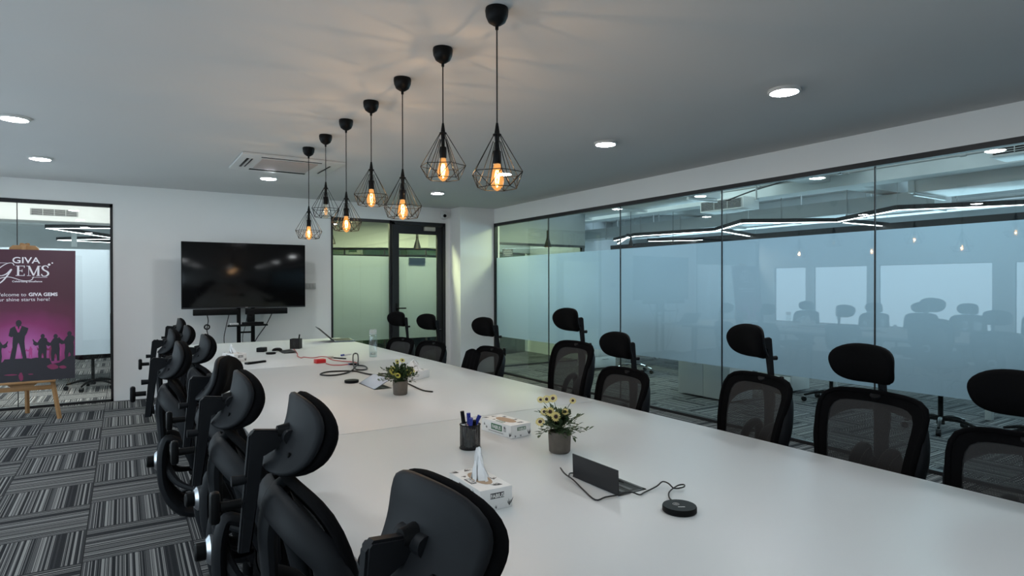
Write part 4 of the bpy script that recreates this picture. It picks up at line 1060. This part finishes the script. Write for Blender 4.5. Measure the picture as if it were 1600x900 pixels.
t = empty('remote_control', (.94, 5.50, TZ), R(-62), 'slim black remote control on the left half of the table', 'remote control')
MB().poly([(-.022, -.09), (.022, -.09), (.026, -.05), (.016, .02), (.014, .095), (-.014, .095), (-.016, .02), (-.026, -.05)], 0, .016, 'xy').build('body', BLKP, t, smooth=False)
MB().lathe([(0, 0), (.010, 0), (.010, .002), (0, .002)], c=(0, -.06, .016), seg=14).build('button', GRYP, t)

# ================================================================== BEYOND THE GLASS: right-hand office
tag(MB().b2((XR + .0, -3, 3.30), (14.2, 14.2, 3.42)).build('ceiling_office', CONC, smooth=False), kind=S)
tag(MB().b2((14.0, -3, 0), (14.12, 14.2, 3.3)).build('wall_office_far', GREYW, smooth=False), kind=S)
tag(MB().b2((7.2, 14.08, 0), (14.2, 14.2, 3.3)).build('wall_office_end', GREYW, smooth=False), kind=S)
tag(MB().b2((XR + .1, -3.12, 0), (14.2, -3.0, 3.3)).build('wall_office_front', GREYW, smooth=False), kind=S)
b_ = MB().b2((9.0, -3, 2.86), (9.35, 14.1, 3.30)).b2((12.6, -3, 2.75), (13.0, 14.1, 3.30)).b2((XR + .1, 5.2, 2.95), (14, 5.5, 3.3)).b2((XR + .1, 9.3, 2.95), (14, 9.6, 3.3))
tag(b_.build('trim_office_beams', CONC, smooth=False), kind=S)
# partition header and frosted partition farther out
pt = empty('trim_office_partition', (0, 0, 0), kind=S)
b_ = MB(); b_.b2((12.0, -2.5, 2.40), (12.06, 13.5, 2.54)); b_.b2((12.0, -2.5, 0), (12.06, 13.5, .04))
for k in range(9): b_.b2((12.0, -2.5 + 2 * k - .02, 0), (12.06, -2.5 + 2 * k + .02, 2.42))
b_.build('partition_frame', FRAME, pt, smooth=False)
MB().b2((12.02, -2.5, .04), (12.03, 13.5, 2.42)).build('partition_glass', GLASS, pt, smooth=False)
def duct(name, lo, hi, label, grille=None):
    t = empty(name, ((lo[0] + hi[0]) / 2, (lo[1] + hi[1]) / 2, lo[2]), label=label, cat='air duct')
    o = Vector(t.location)
    MB().b2(Vector(lo) - o, Vector(hi) - o, .01).build('duct_body', ACW, t)
    b_ = MB(); L_ = hi[1] - lo[1]
    n = max(1, int(L_ / 1.3))
    for k in range(n + 1):
        y = lo[1] + .1 + (L_ - .2) * k / n - o.y
        b_.b2((lo[0] - o.x - .025, y - .02, -.045), (hi[0] - o.x + .025, y + .02, -.012))
        for xx in (lo[0] - o.x - .02, hi[0] - o.x + .02): b_.cyl((xx, y, -.03), (xx, y, 3.30 - o.z), .008, seg=6)
    b_.build('hanger', PLATE, t)
    return t
duct('ceiling_duct', (7.15, 6.2, 2.72), (7.75, 13.9, 3.02), 'long white air duct under the office slab, on the left behind the glass')
duct('ceiling_duct', (9.6, 1.0, 2.72), (10.5, 4.4, 3.12), 'large square white air duct under the office slab, toward the right')
duct('ceiling_duct', (10.9, 4.6, 2.66), (11.5, 13.8, 2.92), 'far white air duct running behind the zigzag strip light')
def grille_unit(x, y, z_, ln, label, rz=0):
    t = empty('duct_diffuser', (x, y, z_), R(rz), label, 'air vent')
    MB().box((0, 0, 0), (.42, ln, .20), .006).build('vent_box', ACW, t)
    MB().box((-.212, 0, 0), (.006, ln - .06, .15), 0).build('vent_back', BLKP, t, smooth=False)
    b_ = MB()
    for k in range(6): b_.box((-.220, 0, -.06 + .024 * k), (.012, ln - .06, .005), 0)
    for k in range(4): b_.box((-.222, -ln / 2 + .03 + (ln - .06) * k / 3, 0), (.012, .006, .15), 0)
    b_.build('louvre', PLATE, t, smooth=False)
grille_unit(7.9, 2.42, 2.83, .62, 'white box vent with black louvres near the right end of the office')
grille_unit(8.9, 6.95, 2.78, .9, 'white box vent with black louvres behind the third glass joint')
for (x, z_, r_) in ((8.55, 2.98, .03), (8.75, 3.02, .02), (11.9, 2.80, .045)):
    b_ = MB().cyl((x, -2.8, z_), (x, 13.9, z_), r_, seg=8)
    for k in range(12): b_.box((x, -2.3 + 1.4 * k, z_ + (3.3 - z_) / 2), (.012, .03, 3.3 - z_), 0).cyl((x, -2.33 + 1.4 * k, z_), (x, -2.27 + 1.4 * k, z_), r_ * 1.35, seg=8)
    tag(b_.build('ceiling_pipe', PLATE), {8.55: 'white pipe hung under the slab, nearest the glass', 8.75: 'thin white pipe beside the nearest hung pipe', 11.9: 'thick far pipe just above the far partition'}[x], 'pipe')
grille_unit(11.2, 2.9, 2.55, .8, 'small far vent box beneath the slab')
# zigzag strip lights, 120 degree arms
ZH = 2.50
def strip(name, pts, z_, label, w_=.055):
    t = empty(name, (pts[0][0], pts[0][1], z_), label=label, cat='strip light', group='zigzag LED strip lights beyond the glass')
    o = Vector((pts[0][0], pts[0][1], 0))
    for a, c in zip(pts, pts[1:]):
        A = Vector((a[0], a[1], 0)) - o; C_ = Vector((c[0], c[1], 0)) - o; d = (C_ - A); ln = d.length; ang = math.atan2(d.y, d.x); mid_ = (A + C_) / 2
        M_ = Matrix.Translation(mid_) @ Matrix.Rotation(ang, 4, 'Z')
        h_ = MB().box((0, 0, .035), (ln + w_ * .5, w_, .07), 0, M=M_).build('housing', BLKP, t, smooth=False)
        MB().box((0, 0, -.003), (ln - .03, w_ * .86, .006), 0, M=M_).build('diffuser', STRIP, h_, smooth=False)
    b_ = MB()
    for p in pts[1::2]: b_.cyl((p[0] - o.x, p[1] - o.y, .06), (p[0] - o.x, p[1] - o.y, 3.3 - z_), .004, seg=5)
    b_.build('suspension_wire', PLATE, t)
    return t
zig = [(10.34, 11.486), (9.777, 10.178), (10.256, 8.337), (9.32, 6.99), (10.60, 6.0), (9.632, 4.555), (10.511, 3.332), (9.7, 2.0)]
strip('zigzag_strip_light', zig, ZH, 'white zigzag LED strip light in black housing, nearest in the right office')
strip('zigzag_strip_light', [(10.256, 8.337), (12.1, 9.3), (12.0, 10.4)][1:] + [(11.2, 11.2)], ZH, 'short zigzag LED arm at the left end of the right office')
strip('zigzag_strip_light', [(10.45, 8.32), (12.4, 8.95), (12.6, 9.6)], ZH, 'angled LED arm branching behind the second bend')
strip('zigzag_strip_light', [(10.80, 6.0), (12.2, 5.95), (12.5, 6.5)], ZH, 'angled LED arm branching behind the third bend')
strip('zigzag_strip_light', [(9.777, 10.40), (11.2, 12.3)], ZH, 'straight LED arm at the far end of the right office')

# hanging rods and loose cable
for k, (x, y, z_) in enumerate([(9.3, 2.05, 2.75), (9.3, 1.86, 2.72), (10.8, 1.55, 2.65), (8.2, 5.9, 2.7), (8.2, 4.6, 2.9), (9.9, 7.3, 2.6)]):
    b_ = MB().cyl((x, y, z_), (x, y, 3.3), .012, seg=6).box((x, y, z_), (.05, .05, .01), 0)
    tag(b_.build('hanger_rod', PLATE if k % 2 else DARKM), ['grey threaded rod above the right end of the strip light', 'white threaded rod just left of the square duct', 'grey threaded rod farthest right behind the glass', 'white threaded rod near the loose swagging cable', 'grey threaded rod right of the loose swagging cable', 'white threaded rod behind the second bend of the strip light'][k], 'rod', 'threaded rods hanging from the office slab')
cable('ceiling_cable', [(8.5, 6.7, 2.80), (8.5, 6.2, 2.90), (8.4, 5.7, 2.94), (8.4, 5.3, 3.0), (8.4, 4.95, 3.15), (8.3, 4.8, 3.29)], .012, CABLE, 'loose black cable swagging under the office slab')

# frosted corridor partition seen through the right glass + wall
cw = empty('trim_corridor_partition', (0, 0, 0), kind=S)
MB().b2((XR + .12, YB + .02, F0), (7.18, YB + .03, F1 + .02)).build('frosted_film', FILM, cw, smooth=False)
MB().b2((XR + .12, YB + .04, 0), (7.18, YB + .05, 2.10)).build('partition_glass', GLASS, cw, smooth=False)
MB().b2((XR + .12, YB, 2.09), (7.25, YB + .06, 2.13)).b2((7.18, YB, 0), (7.24, YB + .06, 2.1)).b2((XR + .12, YB, 0), (7.2, YB + .06, .03)).build('partition_frame', FRAME, cw, smooth=False)
tag(MB().b2((5.2, YB + 3.6, 0), (7.2, YB + 3.7, 3.3)).build('wall_corridor_end', YELW, smooth=False), kind=S)
tag(MB().b2((5.2, YB + 3.56, 0), (7.2, YB + 3.6, 1.0)).build('trim_corridor_dark_sheet', FRAME, smooth=False), kind=S)  # added dark sheet, dulls the bright lower wall seen below the film
tag(MB().b2((XR + .1, YB, 2.13), (7.25, YB + .06, 3.3)).build('wall_corridor_header', principled('corridor_header_paint', (0.16, 0.18, 0.19), 0.8, noise=0.08), smooth=False), kind=S)
tag(MB().b2((7.2, YB + .06, 0), (7.3, 14.1, 2.6)).build('wall_corridor_right', GREYW, smooth=False), kind=S)
# sign seen beyond
t = empty('wall_notice', (5.55, YB + .0, 1.955), label='small dark notice sign with pale lines, high on the corridor glass', cat='sign')
MB().box((0, -.006, 0), (.21, .006, .13), 0).build('plate', INKG, t, smooth=False)
b_ = MB()
for k, w_ in enumerate((.14, .17, .16, .12)): b_.box((0, -.010, .042 - .028 * k), (w_, .002, .006), 0)
b_.build('printed_lines', PLATE, t, smooth=False)

# white cabinets and desks
def cabinet(x0, x1, y0, y1, h, label):
    t = empty('storage_cabinet', ((x0 + x1) / 2, (y0 + y1) / 2, 0), label=label, cat='cabinet', group='white office cabinets beyond the glass')
    W_, D_ = x1 - x0, y1 - y0
    MB().box((0, 0, h / 2 + .01), (W_, D_, h - .02), .003).build('body', ACW, t)
    n = 2
    for k in range(n):
        d_ = MB().box((-W_ / 2 - .010, -D_ / 2 + D_ * (k + .5) / n, h / 2), (.018, D_ / n - .006, h - .05), .002).build('door', ACW, t)
        MB().cyl((-W_ / 2 - .032, -D_ / 2 + D_ * (k + .5) / n - .06, h * .8), (-W_ / 2 - .032, -D_ / 2 + D_ * (k + .5) / n + .06, h * .8), .005, seg=8).build('handle', CHROME, d_)
cabinet(6.06, 6.46, 4.70, 5.50, 1.05, 'tall white cabinet behind the glass, left of the third chair')
def pedestal(x, y, rz, label):
    t = empty('drawer_pedestal', (x, y, 0), R(rz), label, 'drawer unit', 'white drawer pedestals beyond the glass')
    MB().box((0, 0, .30), (.40, .50, .54), .006).build('body', ACW, t)
    for k in range(3):
        d_ = MB().box((-.205, 0, .13 + .17 * k), (.014, .48, .155), .003).build('drawer', ACW, t)
        MB().tube([(-.216, -.06, .17 + .17 * k), (-.235, -.05, .17 + .17 * k), (-.235, .05, .17 + .17 * k), (-.216, .06, .17 + .17 * k)], .005, seg=6).build('handle', CHROME, d_)
    return t
pedestal(6.75, 7.95, 90, 'white drawer pedestal with a chrome handle, behind the tall chair')
pedestal(7.45, 4.95, 0, 'white drawer pedestal seen through the third chair back')
def desk(x0, x1, y0, y1, label):
    t = empty('office_desk', ((x0 + x1) / 2, (y0 + y1) / 2, 0), label=label, cat='desk', group='white desks beyond the frosted glass')
    W_, D_ = x1 - x0, y1 - y0
    MB().box((0, 0, .735), (W_, D_, .03), .003).build('desktop', LAM, t)
    for a in (-1, 1):
        for c in (-1, 1): MB().box((a * (W_ / 2 - .06), c * (D_ / 2 - .08), .36), (.06, .06, .72), .004).build('leg', ACW, t)
    MB().box((0, 0, .95), (.03, D_ - .1, .40), .006).build('privacy_screen', SIGN, t)
desk(7.25, 8.6, 6.3, 8.4, 'white desk beyond the frosted glass, left of the cabinet')
desk(7.5, 8.8, 2.6, 4.4, 'white desk beyond the frosted glass, behind the second chair')
desk(7.3, 8.7, .2, 2.3, 'white desk beyond the frosted glass, at the right end')
def far_chair(x, y, rz, chrome, label):
    t = empty('task_chair', (x, y, 0), R(rz), label, 'chair', 'task chairs in the office beyond the glass')
    bm_ = CHROME if chrome else BLKP
    b_ = MB().lathe([(0, .06), (.035, .06), (.035, .12), (0, .12)], seg=14)
    for k in range(5):
        a = 2 * pi * k / 5 + .2; b_.tube([(0, 0, .11), (.15 * cos(a), .15 * sin(a), .115), (.30 * cos(a), .30 * sin(a), .075)], [.022, .018, .013], seg=6)
    b_.build('star_base', bm_, t)
    for k in range(5):
        a = 2 * pi * k / 5 + .2; MB().cyl((.30 * cos(a) - .02 * sin(a), .30 * sin(a) + .02 * cos(a), .03), (.30 * cos(a) + .02 * sin(a), .30 * sin(a) - .02 * cos(a), .03), .030, seg=12).build('caster', BLKP, t)
    MB().cyl((0, 0, .1), (0, 0, .42), .022, seg=10).build('gas_cylinder', bm_, t)
    MB().box((0, 0, .46), (.46, .46, .07), .03, seg=3).build('seat', FAB, t)
    MB().box((0, -.24, .78), (.42, .04, .50), .018, seg=3).build('backrest', FAB, t)
    MB().tube([(0, -.05, .44), (0, -.28, .46), (0, -.29, .62)], .02, seg=6).build('back_bracket', BLKP, t)
far_chair(6.88, 7.2, -75, True, 'task chair with chrome star base, behind the fourth chair on the right')
far_chair(7.12, 4.1, -95, False, 'black task chair behind the glass, between the second and third chairs')
far_chair(6.65, 2.75, -100, False, 'black task chair behind the glass, left of the desk leg')
far_chair(6.8, 2.05, -85, False, 'black task chair behind the glass, farthest right')
far_chair(8.9, 7.4, 250, False, 'black task chair on the far side of the left desk')
# black cone lamps beyond the glass
def cone_lamp(x, y, z_, label, s=1.0, top=3.3):
    t = empty('cone_pendant', (x, y, top), label=label, cat='pendant light', group='black cone pendants outside the room')
    MB().cyl((0, 0, 0), (0, 0, z_ - top + .2 * s), .004, seg=6).build('cord', BLKW, t)
    MB().lathe([(.012 * s, .30 * s), (.020 * s, .30 * s), (.022 * s, .17 * s), (.07 * s, .0), (.066 * s, .0), (.018 * s, .165 * s)], c=(0, 0, z_ - top), seg=24).build('shade', BLKP, t)
    MB().lathe([(0, .012 * s), (.062 * s, .004 * s), (.062 * s, .010 * s), (0, .02 * s)], c=(0, 0, z_ - top), seg=20).build('lining', COPPER, t)
cone_lamp(5.85, 8.10, 2.02, 'black cone pendant behind the first glass joint of the right wall', .9)
cone_lamp(8.3, 8.75, 2.14, 'black cone pendant beyond the second pane of the right wall', .8)
cone_lamp(9.3, 8.6, 2.10, 'small far black cone pendant above the frosted film', .7)
cone_lamp(4.275, 9.75, 2.025, 'black cone pendant with copper lining seen through the door', 1.0)
cone_lamp(2.73, 9.55, 2.05, 'black cone pendant cut off by the corridor window frame', 1.15)

# ================================================================== BEYOND THE BACK WALL
# corridor: bulkhead and glass cabin
tag(MB().b2((1.0, YB + .12, 3.3), (XR + 2.2, 14.2, 3.42)).build('ceiling_corridor', GREYW, smooth=False), kind=S)
tag(MB().b2((0.9, YB + .12, 0), (1.0, 20, 3.3)).build('wall_corridor_left', GREYW, smooth=False), kind=S)
tag(MB().b2((1.0, 14.1, 0), (7.3, 14.2, 3.3)).build('wall_corridor_back', YELW, smooth=False), kind=S)
tag(MB().poly([(1.0, 11.6), (4.55, 9.9), (5.2, 9.95), (7.2, 10.6), (7.2, 10.75), (5.2, 10.1), (4.55, 10.05), (1.0, 11.8)], 2.06, 3.3, 'xy').build('trim_bulkhead', principled('bulkhead_paint', (0.34, 0.37, 0.38), 0.8, noise=0.05), smooth=False), kind=S)
cbn = empty('trim_glass_cabin', (0, 0, 0), kind=S)
b_ = MB()
cor = [(3.05, 10.72), (4.55, 9.99), (7.1, 10.65)]
for a, c in zip(cor, cor[1:]):
    for z_ in (2.04, 1.925):
        b_.tube([(a[0], a[1], z_), (c[0], c[1], z_)], .016, seg=4, smoothpath=False)
for p in ((3.05, 10.72), (3.28, 10.61), (3.9, 10.31), (4.55, 9.99), (5.3, 10.18), (6.2, 10.41)):
    b_.cyl((p[0], p[1], 0), (p[0], p[1], 2.05), .018, seg=4)
b_.build('cabin_frame', FRAME, cbn, smooth=False)
b_ = MB()
for a, c in zip(cor, cor[1:]):
    b_.poly([(a[0], a[1]), (c[0], c[1]), (c[0], c[1] + .01), (a[0], a[1] + .01)], 0, 2.04, 'xy')
b_.build('cabin_glass', TINTED, cbn, smooth=False)

# office on the left behind the back wall
tag(MB().b2((-7, YB + .12, 3.3), (.95, 20, 3.42)).build('ceiling_far_office', CONC, smooth=False), kind=S)
tag(MB().b2((-7, 19.9, 0), (.95, 20, 3.3)).build('wall_far_office_back', GREYW, smooth=False), kind=S)
tag(MB().b2((-7.1, YB, 0), (-7, 20, 3.3)).build('wall_far_office_left', GREYW, smooth=False), kind=S)
tag(MB().b2((-7, YB, 0), (XL - .1, YB + .12, 3.3)).build('wall_far_office_front', GREYW, smooth=False), kind=S)
b_ = MB().b2((-7, 13.0, 2.92), (.9, 13.4, 3.3)).b2((-7, 17.0, 2.75), (.9, 17.5, 3.3)).b2((-1.0, 17.4, 2.3), (-.9, 17.5, 3.3))
tag(b_.build('trim_far_office_beams', CONC, smooth=False), kind=S)
t = empty('ceiling_duct', (-1.2, 12.6, 2.46), label='wide white duct with a long black grille above the poster glass', cat='air duct')
MB().box((0, 0, .14), (4.0, .5, .30), .01).build('duct_body', ACW, t)
MB().box((.27, -.255, .13), (.62, .012, .10), 0).build('grille_back', BLKP, t, smooth=False)
b_ = MB()
for k in range(6): b_.box((.27, -.264, .09 + .016 * k), (.62, .006, .004), 0)
for k in range(5): b_.box((-.03 + .15 * k, -.264, .13), (.008, .006, .10), 0)
b_.build('louvre', PLATE, t, smooth=False)
strip('zigzag_strip_light', [(.9, 13.3), (-1.22, 14.60), (-.1, 17.0), (.8, 17.2)], 2.5, 'white zigzag LED strip light, nearest behind the poster glass')
strip('zigzag_strip_light', [(.6, 16.4), (-1.32, 18.3), (.6, 18.9)], 2.5, 'white zigzag LED strip light, second behind the poster glass')
far_chair(-.35, 10.1, 20, False, 'black task chair base seen under the frosted film behind the poster')
desk(-1.1, .6, 10.4, 11.6, 'white desk behind the poster glass')
